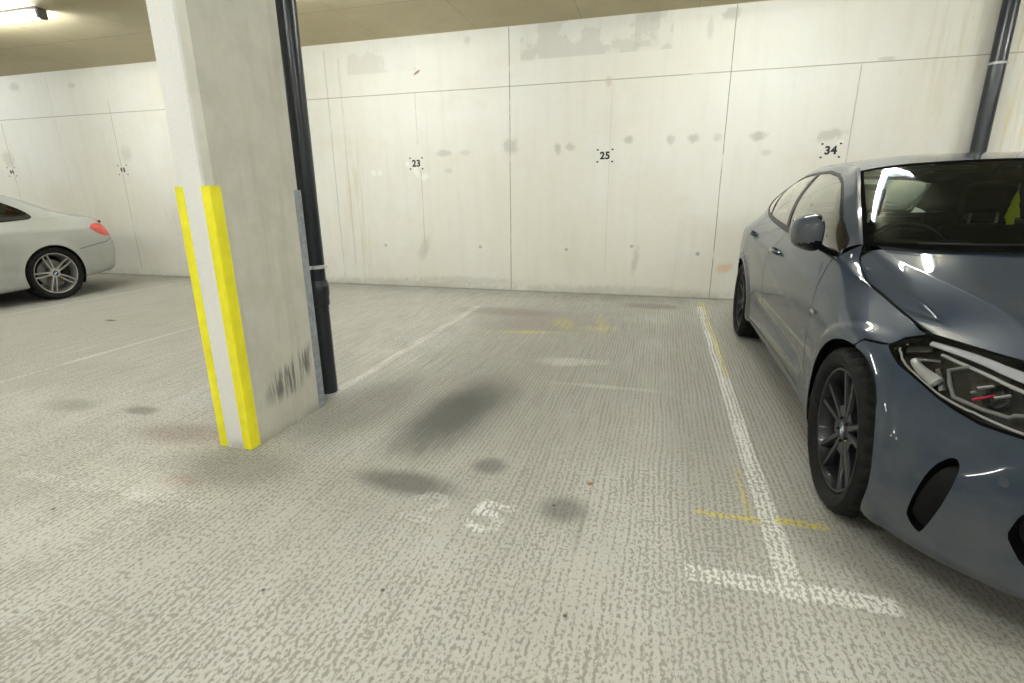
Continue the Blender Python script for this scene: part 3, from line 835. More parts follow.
def green_patch(sign, green=GREEN):
    G = np.array(green)
    lip = G[:, 3] + .2*(G[:, 2]-G[:, 3])
    if green is GREEN: lip[:4] = G[:4, 3] + np.array([.0185, .0120, -.0006])   # pillar flange in the plane of the screen
    G = np.concatenate([G[:, :3], lip[:, None], G[:, 3:]], axis=1).transpose(1, 0, 2).copy(); G[..., 1] *= sign
    return Patch(to_xyz(G), 10, (8, 10, 5, 3), kv=(3,))
#ENDGEO
# ------------------------------------------------------------------ turning regions of a shell into parts
def emit(sh, faces, name, mats, parent, off=0.0, fm=None):
    if not faces: return None
    used = sorted({i for f in faces for i in f}); ix = {v: k for k, v in enumerate(used)}
    P = np.array(sh.P)[used]; N = np.array(sh.N)[used]
    N = N/np.maximum(np.linalg.norm(N, axis=1, keepdims=True), 1e-9)
    V = P + N*off
    return mesh_obj(name, V, [[ix[i] for i in f] for f in faces], mats, parent, True, fm, N)
def boundary(faces):
    c = {}
    for f in faces:
        for a, b in zip(f, f[1:]+f[:1]):
            if (b, a) in c: del c[(b, a)]
            else: c[(a, b)] = 1
    return list(c)
def pocket(sh, faces, name, mats, parent, depth, wall=0, floor=0, shrink=0.0):
    """sink a region inwards, with side walls"""
    if not faces: return None
    used = sorted({i for f in faces for i in f}); n = len(used); ix = {v: k for k, v in enumerate(used)}
    P = np.array(sh.P)[used]; N = np.array(sh.N)[used]; N = N/np.maximum(np.linalg.norm(N, axis=1, keepdims=True), 1e-9)
    c = P.mean(0)
    dep = depth(P) if callable(depth) else depth
    Q = P - N*dep; Q = Q + (c-N.mean(0)*np.mean(dep)-Q)*shrink
    V = list(P) + list(Q); F = [[ix[i]+n for i in f] for f in faces]; fm = [floor]*len(F)
    for a, b in boundary(faces):
        F.append([ix[a], ix[b], ix[b]+n, ix[a]+n]); fm.append(wall)
    o = mesh_obj(name, V, F, mats, parent, False, fm)
    o.data.polygons.foreach_set('use_smooth', [True]*len(F)); o.data.set_sharp_from_angle(angle=R(40))
    return o
def rim_strip(sh, faces, name, mat, parent, wdt, off=0.001):
    pass
class Car:
    def __init__(s, name, loc, length): s.root = empty(name, loc); s.dy = -length/2
    def fix(s):          # geometry was written from the nose; shift parts so the empty sits mid-car
        for o in list(s.root.children):
            if not o.get('shifted'): o.location.y += s.dy; o['shifted'] = True
        for o in list(s.root.children):
            del o['shifted']

def tyre_bm(r, hw, rim_r):
    bm = bmesh.new(); seg = 144
    prof = [(-hw*.80, rim_r+.001), (-hw*.93, rim_r+.010), (-hw*1.02, rim_r+.032), (-hw*1.04, (rim_r+r)/2+.01), (-hw*.98, r-.022), (-hw*.90, r-.009), (-hw*.80, r-.003),
            (-hw*.56, r), (-hw*.54, r-.007), (-hw*.48, r-.007), (-hw*.46, r+.001), (-hw*.06, r+.0015), (-hw*.045, r-.007)]
    prof = prof + [(-a, b) for a, b in prof[::-1]]
    rings = lathe(bm, prof, seg, 'x')
    for i, rg in enumerate(rings):           # sipes across the shoulders
        a, rr = prof[i]
        if rr > r-.012 and abs(a) > hw*.5 and rr > r - .010:
            for k in range(seg):
                if k % 4 == 0:
                    v = rg[k]; f = (rr-.008)/rr; v.co.y *= f; v.co.z *= f
    return bm
def wheel(parent, loc, sign, style, r=.322, hw=.113, rim_r=.243, phase=0.0):
    """sign -1: outer face towards -x"""
    w = empty('wheel', loc, 0, parent)
    bm_obj('tyre', tyre_bm(r, hw, rim_r), M['rubber'], w, smooth=True)
    mat = M['rim_dark'] if style == 'dark' else M['rim_silver']
    f = hw*.80                              # outer plane of the rim
    bm = bmesh.new()
    lathe(bm, [(f, rim_r-.001), (f+.004, rim_r-.004), (f+.002, rim_r-.012), (f-.012, rim_r-.018), (f-.05, rim_r-.030), (-f+.02, rim_r-.03), (-f, rim_r-.002)], 96, 'x')
    rimo = None
    def arm(ang0, ang1, r0, r1, w0, w1, x0, x1, th):
        """a spoke from (r0, ang0) to (r1, ang1)"""
        n = 7; rows = []
        for i in range(n):
            t = i/(n-1); rr = r0+(r1-r0)*t; an = ang0+(ang1-ang0)*t; ww = w0+(w1-w0)*t
            xx = x0+(x1-x0)*(t**1.5) ; c, s_ = math.cos(an), math.sin(an)
            ctr = Vector((xx, rr*s_, rr*c)); tan = Vector((0, c, -s_))
            rows.append([bm.verts.new(ctr + tan*(k*ww) + Vector((dx, 0, 0))) for k, dx in ((-1, -.010), (-.62, 0), (.62, 0), (1, -.010), (.8, -th), (-.8, -th))])
        for A, B_ in zip(rows[:-1], rows[1:]):
            for k in range(6): bm.faces.new((A[k], A[(k+1) % 6], B_[(k+1) % 6], B_[k]))
        bm.faces.new(rows[0]); bm.faces.new(rows[-1][::-1])
    for k in range(5):
        a = 2*math.pi*k/5 + phase
        if style == 'dark':
            for s_ in (-1, 1):
                arm(a+s_*R(12), a+s_*R(11.5), .045, rim_r-.012, .0150, .0125, f-.018, f-.004, .030)
                arm(a+s_*R(30), a+s_*R(13), .10, rim_r-.10, .006, .006, f-.020, f-.016, .02) if False else None
        else:
            for s_ in (-1, 1):
                arm(a+s_*R(13), a+s_*R(6.2), .050, rim_r-.010, .0105, .0095, f-.020, f-.006, .028)
    if style == 'dark':                      # neighbouring arms join in a web near the hub
        for k in range(5):
            a = 2*math.pi*(k+.5)/5 + phase
            arm(a, a, .030, .095, .036, .030, f-.020, f-.018, .03)
    lathe(bm, [(f-.016, .0), (f-.016, .034), (f-.022, .058), (f-.05, .062), (f-.06, .0)], 40, 'x')
    for k in range(5):
        a = 2*math.pi*(k+.5)/5 + phase
        lathe(bm, [(f-.03, .006), (f-.010, .006), (f-.008, .004), (f-.008, 0)], 8, 'x', centre=(0, .047*math.sin(a), .047*math.cos(a)))
    rimo = bm_obj('rim', bm, mat, w, smooth=True)
    # centre cap with the roundel
    bm = bmesh.new(); seg = 32
    def fan(r0, r1, k0, k1, x, mi):
        for k in range(k0, k1):
            a, b = 2*math.pi*k/seg, 2*math.pi*(k+1)/seg
            p = [(x, r1*math.sin(a), r1*math.cos(a)), (x, r1*math.sin(b), r1*math.cos(b))]
            if r0 > 0: p = [(x, r0*math.sin(a), r0*math.cos(a))] + p + [(x, r0*math.sin(b), r0*math.cos(b))]
            else: p = [(x, 0, 0)] + p
            fc = bm.faces.new([bm.verts.new(q) for q in p]); fc.material_index = mi
    x = f-.0145
    fan(.019, .030, 0, seg, x, 0)
    for q in range(4): fan(0, .019, q*8, q*8+8, x, 1 + q % 2)
    cap = bm_obj('centre_cap', bm, [M['gloss_black'], M['white'], M['rd_blue']], w)
    cap['label'] = 'round centre cap with blue and white quarters'
    bm = bmesh.new(); lathe(bm, [(.012, 0), (.012, .165), (-.012, .165), (-.012, 0)], 48, 'x')
    bm_obj('brake_disc', bm, M['steel'], w, smooth=True)
    bm = bmesh.new(); n = 8
    for (ra, rb, xa, xb) in ((.095, .185, -.03, .045),):
        A = []
        for i in range(n+1):
            t = R(55)+R(60)*i/n
            A.append([bm.verts.new(q) for q in ((xa, ra*math.sin(t), ra*math.cos(t)), (xb, ra*math.sin(t), ra*math.cos(t)), (xb, rb*math.sin(t), rb*math.cos(t)), (xa, rb*math.sin(t), rb*math.cos(t)))])
        for a_, b_ in zip(A[:-1], A[1:]):
            for k in range(4): bm.faces.new((a_[k], a_[(k+1) % 4], b_[(k+1) % 4], b_[k]))
        bm.faces.new(A[0]); bm.faces.new(A[-1][::-1])
    bm_obj('brake_caliper', bm, M['matt_black'] if style != 'dark' else M['rim_dark'], w, smooth=True)
    w.scale = (1, 1, 1)
    if sign < 0: w.rotation_euler = (0, 0, math.pi)
    return w
def arch_liner(parent, s, sign, r, hub):
    bm = bmesh.new(); n = 28; a = sign*.60; b = sign*.872
    A, B_ = [], []
    for i in range(n+1):
        t = R(-28) + (math.pi+R(56))*i/n
        y, z = s+math.cos(t)*r, hub+math.sin(t)*r
        A.append(bm.verts.new((a, y, z))); B_.append(bm.verts.new((b, y, z)))
    for i in range(n): bm.faces.new((A[i], A[i+1], B_[i+1], B_[i]))
    c = bm.verts.new((a, s, hub-.1))
    for i in range(n): bm.faces.new((A[i], A[i+1], c))
    return bm_obj('wheel_arch_liner', bm, M['matt_black'], parent, smooth=True)
def boxes(name, parent, mat, lst, bevel=.0, smooth=True):
    bm = bmesh.new()
    for b in lst: add_box(bm, *b)
    return bm_obj(name, bm, mat, parent, smooth=smooth, bevel=bevel)
def side_mirror(parent, sign, loc, paint):
    """door mirror: painted cap, black lower housing and arm, silvered glass"""
    root = empty('door_mirror', loc, 0, parent)
    bm = bmesh.new(); bmesh.ops.create_uvsphere(bm, u_segments=40, v_segments=26, radius=1)
    for v in bm.verts:
        x, y, z = v.co
        e = .72
        x, y, z = [math.copysign(abs(q)**e, q) for q in (x, y, z)]
        l = max(1e-6, (abs(x)**3.2+abs(y)**2.4+abs(z)**2.8)**(1/2.8)); x, y, z = x/l, y/l, z/l
        out = x*sign                       # +1 outboard
        zz = z*(.082 - .014*out) + .004*out
        if z > 0: zz *= (1 - .18*max(0, out)**2)
        yy = y*.085 + .020*max(0, out)**2
        yy = min(yy, .045 + .010*out)
        v.co = (x*.067, yy, zz)
    for f in bm.faces:
        c = f.calc_center_median(); o_ = c.x*sign
        f.material_index = 0
        if c.z < -.040 - .02*o_/.1 or (o_ < -.022 and c.y > -.066): f.material_index = 1
        if c.y > .030: f.material_index = 1
    bm_obj('mirror_housing', bm, [paint, M['gloss_black']], root, smooth=True)
    bm = bmesh.new(); add_box(bm, -.054, .054, .0, .003, -.05, .055)
    g = bm_obj('mirror_glass', bm, M['chrome'], root, smooth=True, bevel=.001); g.location = (0, .056, 0); g.rotation_euler = (0, 0, sign*R(4))
    bm = bmesh.new()
    add_tube(bm, [(-sign*.045, .02, -.055), (-sign*.085, .03, -.078), (-sign*.135, .05, -.098)], [.028, .024, .030], 14, flat=.62)
    bm_obj('mirror_arm', bm, M['gloss_black'], root, smooth=True)
    return root
def door_handle(parent, sign, s, h, w, paint, tilt=.06):
    bm = bmesh.new(); n = 14; rows = []
    for i in range(n+1):
        t = i/n; y = (t-.5)*.205
        bow = .030*(1-(2*t-1)**4)
        hw_ = .011*(1-abs(2*t-1)**6*.6)+.002
        rows.append([bm.verts.new((w*sign + sign*(bow+dx), s+y, h+dz + y*tilt)) for dx, dz in ((0, -hw_), (.007, -hw_*.7), (.007, hw_*.7), (0, hw_), (-.008, hw_*.8), (-.008, -hw_*.8))])
    for A, B_ in zip(rows[:-1], rows[1:]):
        for k in range(6): bm.faces.new((A[k], A[(k+1) % 6], B_[(k+1) % 6], B_[k]))
    bm.faces.new(rows[0]); bm.faces.new(rows[-1][::-1])
    return bm_obj('door_handle', bm, paint, parent, smooth=True)
def seat(parent, name, x, s, h, wd=.25, head=True, back_h=.62, rake=.32):
    """car seat built as one upholstered shell: cushion, back, head restraint"""
    root = empty(name, (x, s, h), 0, parent)
    def pad(nm, w_, prof, par):
        bm = bmesh.new(); rows = []
        for i in range(9):
            u = -1+2*i/8; edge = abs(u)**4
            rows.append([bm.verts.new((u*w_, y*(1-.0*edge), z - .02*edge)) for y, z in prof])
        for A, B_ in zip(rows[:-1], rows[1:]):
            m_ = len(prof)
            for k in range(m_): bm.faces.new((A[k], A[(k+1) % m_], B_[(k+1) % m_], B_[k]))
        bm.faces.new(rows[0]); bm.faces.new(rows[-1][::-1])
        return bm_obj(nm, bm, M['seat_cloth'], par, smooth=True, bevel=.015)
    pad('seat_cushion', wd, [(-.28, 0), (-.27, .12), (-.18, .15), (.2, .11), (.26, .05), (.25, 0)], root)
    k = math.tan(rake)
    pad('seat_back', wd*.97, [(.18, .08), (.16+k*.3, .38), (.15+k*back_h, .08+back_h), (.20+k*back_h, .10+back_h), (.29+k*back_h, .06+back_h), (.31+k*.3, .36), (.30, .08)], root)
    if head:
        y0 = .17+k*(back_h+.05); z0 = .125+back_h
        pad('head_restraint', .13, [(y0, z0+.04), (y0, z0+.19), (y0+.04, z0+.215), (y0+.09, z0+.19), (y0+.10, z0+.06), (y0+.05, z0+.03)], root)
        bm = bmesh.new()
        for q in (-.07, .07): add_tube(bm, [(q, y0+.05, z0-.04), (q, y0+.05, z0+.06)], .008, 8)
        bm_obj('head_restraint_posts', bm, M['white'], root, smooth=True)
    return root
def steering_wheel(parent, loc, tilt):
    root = empty('steering_wheel', loc, 0, parent); root.rotation_euler = (tilt, 0, 0)
    bm = bmesh.new()
    add_tube(bm, [(.185*math.cos(t), 0, .185*math.sin(t)) for t in [2*math.pi*k/40 for k in range(40)]], .0155, 12, closed=True)
    bm_obj('wheel_grip', bm, M['gloss_black'], root, smooth=True)
    bm = bmesh.new(); lathe(bm, [(-.03, 0), (-.03, .05), (-.01, .068), (.03, .06), (.10, .03)], 24, 'y')
    for a in (0, math.pi, -math.pi/2):
        add_tube(bm, [(.05*math.cos(a), 0, .05*math.sin(a)), (.18*math.cos(a), 0, .18*math.sin(a))], [.022, .014], 10)
    bm_obj('wheel_hub', bm, M['matt_black'], root, smooth=True)
    return root
def roundel(parent, loc, rx, r=.038):
    root = empty('roundel_badge', loc, 0, parent); root.rotation_euler = (rx, 0, 0)
    bm = bmesh.new(); seg = 32
    def fan(r0, r1, k0, k1, z, mi):
        for k in range(k0, k1):
            a, b = 2*math.pi*k/seg, 2*math.pi*(k+1)/seg
            p = [(r1*math.cos(a), r1*math.sin(a), z), (r1*math.cos(b), r1*math.sin(b), z)]
            p = ([(0, 0, z)] + p) if r0 == 0 else ([(r0*math.cos(a), r0*math.sin(a), z)] + p + [(r0*math.cos(b), r0*math.sin(b), z)])
            bm.faces.new([bm.verts.new(q) for q in p]).material_index = mi
    fan(r*.93, r, 0, seg, .0045, 3); fan(r*.62, r*.93, 0, seg, .004, 0)
    for q in range(4): fan(0, r*.62, q*8, q*8+8, .0042, 1 + q % 2)
    lathe(bm, [(0, r), (.0045, r)], seg, 'z', 3)
    o = bm_obj('roundel', bm, [M['gloss_black'], M['white'], M['rd_blue'], M['chrome']], root); o['label'] = 'blue and white quartered disc'
    return root
def number_plate(parent, loc, rx, mat, w=.52, h=.111):
    bm = bmesh.new(); add_box(bm, -w/2, w/2, -.004, .004, -h/2, h/2)
    o = bm_obj('number_plate', bm, mat, parent, smooth=True, bevel=.003); o.location = loc; o.rotation_euler = (rx, 0, 0)
    return o
# ------------------------------------------------------------------ the blue-grey hatchback
def build_blue():
    L = 4.319; car = Car('hatchback_car', (1.585, 1.24+L/2, 0), L); root = car.root
    tag(root, 'glossy blue-grey five-door hatchback parked nose out at the right edge', 'car')
    bp = belt_patch(); sh = Shell(bp); NB = len(BELT)-1
    K = lambda U: np.abs(U[:, 0]-NB)
    F = sh.faces
    for (as_, ah) in ARCHES:      # wheel arch openings
        _, F = sh.split(F, lambda P, U: np.where(np.abs(P[:, 0]) > .6, np.hypot(P[:, 1]-as_, P[:, 2]-ah)-ARCH_R, 1))
    # headlamps
    HL = [(6.39,.706),(6.15,.733),(5.6,.744),(5.07,.752),(4.9,.80),(1.95,.80),(1.80,.70),(1.92,.645),(2.35,.605),(3.25,.593),(3.95,.587),(4.49,.596),(4.91,.609),(5.5,.640),(5.89,.662)]
    hlf = lambda P, U: sd_poly(K(U)*.12, P[:, 2], np.array(HL)*[.12, 1])
    HLF, F = sh.split(F, hlf)
    LENS, RIMF = sh.split(HLF, lambda P, U: hlf(P, U)+.008)
    for sg, nm in ((-1, 'right'), (1, 'left')):
        lf = [f for f in LENS if sh.P[f[0]][0]*sg > 0]; rf = [f for f in RIMF if sh.P[f[0]][0]*sg > 0]
        lamp = empty('headlamp', (0, 0, 0), 0, root)
        emit(sh, lf, 'lamp_lens', M['lens'], lamp)
        emit(sh, rf, 'lamp_surround', M['seal_black'], lamp, -.001)
        pocket(sh, lf, 'lamp_housing', [M['gloss_black'], M['lamp_dark']], lamp, .060, 0, 1, .05)
        # inner bodies in the (column, height) frame of the surface
        co, no = bp.co, bp.no
        def at(k, h, d):
            c = NB + sg*k; j = int(np.argmin(np.abs(bp.fc-c)))
            colh = co[:, j, 2]; m0 = np.searchsorted(bp.fr, 3.0)
            i = m0 + int(np.argmin(np.abs(colh[m0:]-h)))
            # linear refine along column axis
            j2 = min(max(j+(1 if bp.fc[j] < c else -1), 0), len(bp.fc)-1)
            t = 0 if j2 == j else (c-bp.fc[j])/(bp.fc[j2]-bp.fc[j])
            p = co[i, j]*(1-t)+co[i, j2]*t; n = no[i, j]
            dh = h-p[2]; p = p + np.array([0, 0, dh])
            return Vector(p - n*d)
        def ribbon(name, path, wid, d, mat, th=.008, closed=False, nn=5):
            q = smooth_curve(path, nn, closed) if len(path) > 2 and nn > 1 else np.array(path, float)
            pts = [at(a, b, d) for a, b in q]; bm = bmesh.new(); n = len(pts); rows = []
            for i in range(n):
                a, b = (pts[i-1] if (closed or i) else pts[0]), (pts[(i+1) % n] if (closed or i < n-1) else pts[-1])
                t = (b-a).normalized(); nr = (at(q[i][0], q[i][1], 0)-pts[i]); nr.normalize(); bi = t.cross(nr)
                ww = wid if not isinstance(wid, (list, tuple)) else wid[0]+(wid[1]-wid[0])*i/(n-1)
                rows.append([bm.verts.new(pts[i]+bi*x_+nr*y_) for x_, y_ in ((-ww, -th), (-ww, 0), (-ww*.5, th*.5), (ww*.5, th*.5), (ww, 0), (ww, -th))])
            for i in range(n if closed else n-1):
                A, B_ = rows[i], rows[(i+1) % n]
                for k_ in range(6): bm.faces.new((A[k_], A[(k_+1) % 6], B_[(k_+1) % 6], B_[k_]))
            if not closed: bm.faces.new(rows[0]); bm.faces.new(rows[-1][::-1])
            return bm_obj(name, bm, mat, lamp, smooth=True)
        ribbon('light_guide', [(4.95,.741),(4.3,.741),(3.6,.735),(2.9,.728),(2.2,.722)], (.008,.017), .014, M['guide'], .006)['label'] = 'long pale light bar along the top edge'
        ribbon('lamp_trim', [(4.72,.722),(4.0,.712),(3.2,.700),(2.4,.694),(2.0,.69)], .005, .018, M['reflector'], .004)
        ribbon('lamp_trim', [(6.15,.712),(5.85,.682),(5.5,.655),(4.91,.624),(4.3,.612),(3.6,.607),(2.8,.612),(2.2,.622)], .0035, .016, M['reflector'], .004)
        ribbon('lamp_trim', [(6.2,.718),(5.75,.737),(5.3,.744)], .006, .018, M['satin'], .004, nn=1)
        # square dark sensor panel and the bright reflector under it
        ribbon('lamp_sensor_panel', [(5.95,.715),(4.95,.733)], .013, .022, M['lamp_dark'], .008, nn=1)
        ribbon('lamp_reflector', [(5.62,.694),(5.45,.679),(5.2,.665),(5.0,.654)], (.011,.020), .022, M['reflector'], .012)
        ribbon('lamp_reflector', [(5.50,.697),(4.75,.706)], .005, .020, M['satin'], .008, nn=1)
        ribbon('lamp_reflector', [(4.95,.690),(4.95,.640)], .012, .042, M['satin'], .010, nn=1)
        hexa = [(4.18,.716),(4.62,.690),(4.66,.655),(4.60,.630),(4.0,.627),(3.50,.632),(3.30,.648),(2.9,.672),(3.0,.70)]
        ribbon('running_light', [hexa[0],hexa[1],hexa[2],hexa[3],hexa[4],hexa[5],(3.40,.641),(3.10,.652),(2.75,.680)], .0055, .017, M['satin_grey'], .006, nn=1)['label'] = 'grey angular daytime light frame'
        hx2 = [(2.72,.700),(2.72,.655),(2.60,.632),(2.05,.640),(1.98,.672),(2.15,.705)]
        ribbon('running_light', hx2, .0055, .017, M['satin_grey'], .006, closed=True, nn=1)
        ribbon('red_accent', [(4.18,.641),(3.72,.668)], .0032, .016, M['pink'], .004, nn=1)['label'] = 'short red accent strip'
        for (ka, kb, h0, h1) in ((4.05, 3.75, .672, .690), (3.75, 3.45, .664, .684), (4.2,4.1,.655,.662)):
            ribbon('lamp_fin', [(ka, h0), (kb, h1)], .0032, .020, M['reflector'], .006, nn=1)
        for kk in (3.75, 2.38):
            c = at(kk, .668, .040); n_ = (at(kk, .668, 0)-c).normalized()
            bm = bmesh.new(); lathe(bm, [(-.01, .034), (.010, .036), (.012, .033), (-.004, .024), (-.01, 0)], 28, 'z')
            bm.transform(n_.to_track_quat('Z', 'Y').to_matrix().to_4x4()); bm.transform(Matrix.Translation(c))
            bm_obj('projector_lens', bm, M['glassy_dark'], lamp, smooth=True)
    # corner air intakes
    INT = np.array([(4.49,.487),(4.60,.476),(4.72,.462),(4.84,.440),(4.95,.410),(5.04,.372),(5.12,.330),(5.17,.285),(5.16,.270),(5.10,.258),(4.98,.245),(4.86,.237),(4.80,.238),(4.66,.285),(4.48,.350),(4.34,.415),(4.26,.465),(4.27,.485),(4.36,.492)])
    IN, F = sh.split(F, lambda P, U: sd_poly(K(U)*.12, P[:, 2], INT*[.12, 1]))
    for sg in (-1, 1): pocket(sh, [f for f in IN if sh.P[f[0]][0]*sg > 0], 'corner_intake', [M['gloss_black'], M['matt_black']], root, lambda P_: (.006+.075*np.clip((.83-np.abs(P_[:, 0]))/.10, 0, 1))[:, None], 0, 1, .04)
    # lower grille and kidneys
    LG = [(0,.268),(2.4,.262),(3.05,.285),(3.27,.345),(3.19,.420),(2.9,.436),(1.4,.425),(0,.425)]
    LG = LG + [(-a, b) for a, b in LG[::-1]]
    G1, F = sh.split(F, lambda P, U: sd_poly((U[:, 0]-NB)*.12, P[:, 2], np.array(LG)*[.12, 1]))
    lg = pocket(sh, G1, 'lower_grille', [M['gloss_black'], M['matt_black']], root, .05, 0, 1, .02)
    bm = bmesh.new()
    for i in range(-13, 14):
        for dz in (-1, 1):
            add_tube(bm, [(i*.04-.03*dz, .085+abs(i)*.0022*abs(i)*.25, .27), (i*.04+.03*dz, .085+abs(i)*.0022*abs(i)*.25, .42)], .0035, 6)
    bm_obj('grille_mesh', bm, M['matt_black'], lg, smooth=True)
    for sg in (-1, 1):
        KD = smooth_curve([(.025,.69),(.20,.708),(.315,.700),(.335,.655),(.285,.535),(.22,.500),(.07,.495),(.025,.53)], 5, True)*[sg, 1]
        kf = lambda P, U: np.where(P[:, 1] < .5, sd_poly(P[:, 0], P[:, 2], KD), 1)
        G2, F = sh.split(F, kf); core, rim = sh.split(G2, lambda P, U: kf(P, U)+.014)
        kg = pocket(sh, core, 'kidney_grille', [M['gloss_black'], M['matt_black']], root, .035, 0, 1, 0)
        emit(sh, rim, 'grille_frame', M['gloss_black'], kg, .003)
        bm = bmesh.new()
        for i in range(8):
            x = sg*(.055+i*.033); top = .69; bot = .52 + max(0, i-5)*.02
            y = .035+x*x*.35
            add_box(bm, x-.004, x+.004, y, y+.03, bot, top)
        bm_obj('grille_slats', bm, M['matt_black'], kg)
    # tail lamps
    TL = [(15.9,.90),(16.9,.935),(18.2,.93),(18.9,.90),(18.6,.83),(17.2,.80),(16.3,.835)]
    T, F = sh.split(F, lambda P, U: np.where(P[:, 1] > 3, sd_poly(K(U)*.12, P[:, 2], np.array(TL)*[.12, 1]), 1))
    for sg in (-1, 1): emit(sh, [f for f in T if sh.P[f[0]][0]*sg > 0], 'tail_lamp', M['red_lens'], root, .002)
    # shut lines: thin grooves, then doors, bumpers, tailgate
    DF = [(1.47,.93),(1.475,.88),(1.427,.796),(1.405,.70),(1.415,.60),(1.47,.40),(1.52,.262)]
    DB = [(2.42,.99),(2.44,.94),(2.51,.86),(2.60,.75),(2.64,.65),(2.64,.45),(2.62,.262)]
    DR = [(3.36,1.06),(3.40,.95),(3.37,.84),(3.27,.73),(3.18,.62),(3.135,.50),(3.09,.38),(3.05,.262)]
    SL = [(1.52,.262),(2.0,.266),(2.62,.268),(3.05,.262)]
    BF = [(.745,.706),(.82,.700),(.84,.66)]
    BR = [(3.83,.60),(3.95,.64),(4.2,.68),(4.32,.70)]
    g = .0034
    def groove(F, line, cond=None, gg=g, sgn=None):
        return cut_groove(sh, F, line, gg, lambda P: np.abs(P[:, 0]) > .55)
    GR = []
    for ln in (smooth_curve(DF, 4), smooth_curve(DB, 4), smooth_curve(DR, 4), np.array(SL), np.array(BF), np.array(BR)):
        a, F = groove(F, ln); GR += a
    emit(sh, GR, 'shut_lines', M['matt_black'], root, -.012)
    poly1 = list(map(tuple, smooth_curve(DF, 4))) + [(2.62,.262)] + list(map(tuple, smooth_curve(DB, 4)[::-1])) + [(1.9, 1.1)]
    poly2 = list(map(tuple, smooth_curve(DB, 4))) + [(3.05,.262)] + list(map(tuple, smooth_curve(DR, 4)[::-1])) + [(2.9, 1.2)]
    D1, F = sh.split(F, lambda P, U: sd_poly(P[:, 1], P[:, 2], poly1))
    D2, F = sh.split(F, lambda P, U: sd_poly(P[:, 1], P[:, 2], poly2))
    for sg in (-1, 1):
        pick_ = lambda FF: [f for f in FF if sh.P[f[0]][0]*sg > 0]
        d1 = emit(sh, pick_(D1), 'front_door', M['blue'], root); d2 = emit(sh, pick_(D2), 'rear_door', M['blue'], root)
        door_handle(d1, sg, 2.345, .858, .880, M['blue']); door_handle(d2, sg, 3.225, .905, .884, M['blue'])
        bm = bmesh.new()
        for (yy, zz, ww) in ((2.345, .853, .8895), (3.225, .900, .8935)):
            a = [bm.verts.new((sg*ww, yy+.062*math.cos(t), zz+.024*math.sin(t))) for t in [k*math.pi/12 for k in range(24)]]
            b_ = [bm.verts.new((sg*(ww-.022), yy+.045*math.cos(t), zz+.014*math.sin(t))) for t in [k*math.pi/12 for k in range(24)]]
            for k in range(24): bm.faces.new((a[k], a[(k+1) % 24], b_[(k+1) % 24], b_[k]))
            bm.faces.new(b_)
            if yy < 3: hc = bm_obj('handle_cup', bm, M['blue_shade'], d1, smooth=True); bm = bmesh.new()
            else: bm_obj('handle_cup', bm, M['blue_shade'], d2, smooth=True)
        side_mirror(d1, sg, (sg*.934, 1.49, 1.031), M['blue'])
        # small trim badge ahead of the door
        bm = bmesh.new(); add_box(bm, -.002, .002, -.028, .028, -.008, .008)
        o = bm_obj('trim_badge', bm, M['chrome'], root, smooth=True, bevel=.001); o.location = (sg*.8975, 1.355, .683)
    FB, F = sh.split(F, lambda P, U: np.where(P[:, 2] < .70, P[:, 1]-.87, 1))
    emit(sh, FB, 'front_bumper', M['blue'], root)
    RB, F = sh.split(F, lambda P, U: np.maximum(3.54-P[:, 1], P[:, 2]-np.interp(P[:, 1], [3.83, 3.95, 4.2, 4.32], [.60, .64, .68, .70])))
    emit(sh, RB, 'rear_bumper', M['blue'], root)
    emit(sh, F, 'body_sides', M['blue'], root)
    # arch edges
    for (as_, ah) in ARCHES:
        for sg in (-1, 1):
            arch_liner(root, as_, sg, ARCH_R+.004, ah)
    # bonnet
    hp = hood_patch(); hs = Shell(hp); nh = len(HOOD)-1
    edge = lambda P, U: np.maximum(np.maximum(np.abs(P[:, 0])+.0045-np.interp(P[:, 1], [.705,.88,1.13,1.24,1.30,1.36], [.716,.733,.770,.768,.760,.748])+0*U[:, 0], .035-U[:, 1]), U[:, 1]-2.985)
    HI, HO = hs.split(hs.faces, edge)
    bon = emit(hs, HI, 'bonnet', M['blue'], root); emit(hs, HO, 'bonnet_gap', M['matt_black'], root, -.007)
    for sg in (-1, 1):
        fp = fender_patch(sg)
        if sg > 0: fp.flip()
        fs = Shell(fp); emit(fs, fs.faces, 'wing_top', M['blue'], root, .0)
    roundel(bon, (0, .105, .753), R(30))
    # windscreen
    sp = screen_patch(); ss = Shell(sp); ns = len(SCREEN)-1
    fr = lambda P, U: np.maximum(np.maximum((np.abs(U[:, 0]-ns)-(ns-.22))*.10, (.13-U[:, 1])*.17), (U[:, 1]-2.90)*.17)
    WI, WO = ss.split(ss.faces, fr)
    ws_ = emit(ss, WI, 'windscreen', M['glass'], root, -.002); emit(ss, WO, 'windscreen_border', M['seal_black'], root, -.001)
    # roof, with dark gutter line
    rp = roof_patch(); rs = Shell(rp)
    emit(rs, rs.faces, 'roof', M['blue'], root)
    # rear window and hatch
    tp = tail_patch(); ts = Shell(tp); nt_ = len(TAIL)-1
    TI, TO = ts.split(ts.faces, lambda P, U: np.maximum(np.abs(U[:, 0]-nt_)-(nt_-.35), np.maximum(.25-U[:, 1], U[:, 1]-2.75)))
    emit(ts, TI, 'rear_window', M['dark_glass'], root, -.002); emit(ts, TO, 'tailgate_frame', M['blue'], root)
    # side windows
    DLO = [(1.418,.905),(1.452,.948),(1.478,.998),(1.655,1.089),(1.85,1.192),(2.02,1.263),(2.2,1.305),(2.45,1.333),(2.77,1.336),(3.10,1.324),(3.38,1.280),(3.53,1.215),(3.60,1.150),(3.61,1.095),(3.55,1.065),(3.40,1.038),(3.1,.99),(2.4,.94),(1.6,.88)]
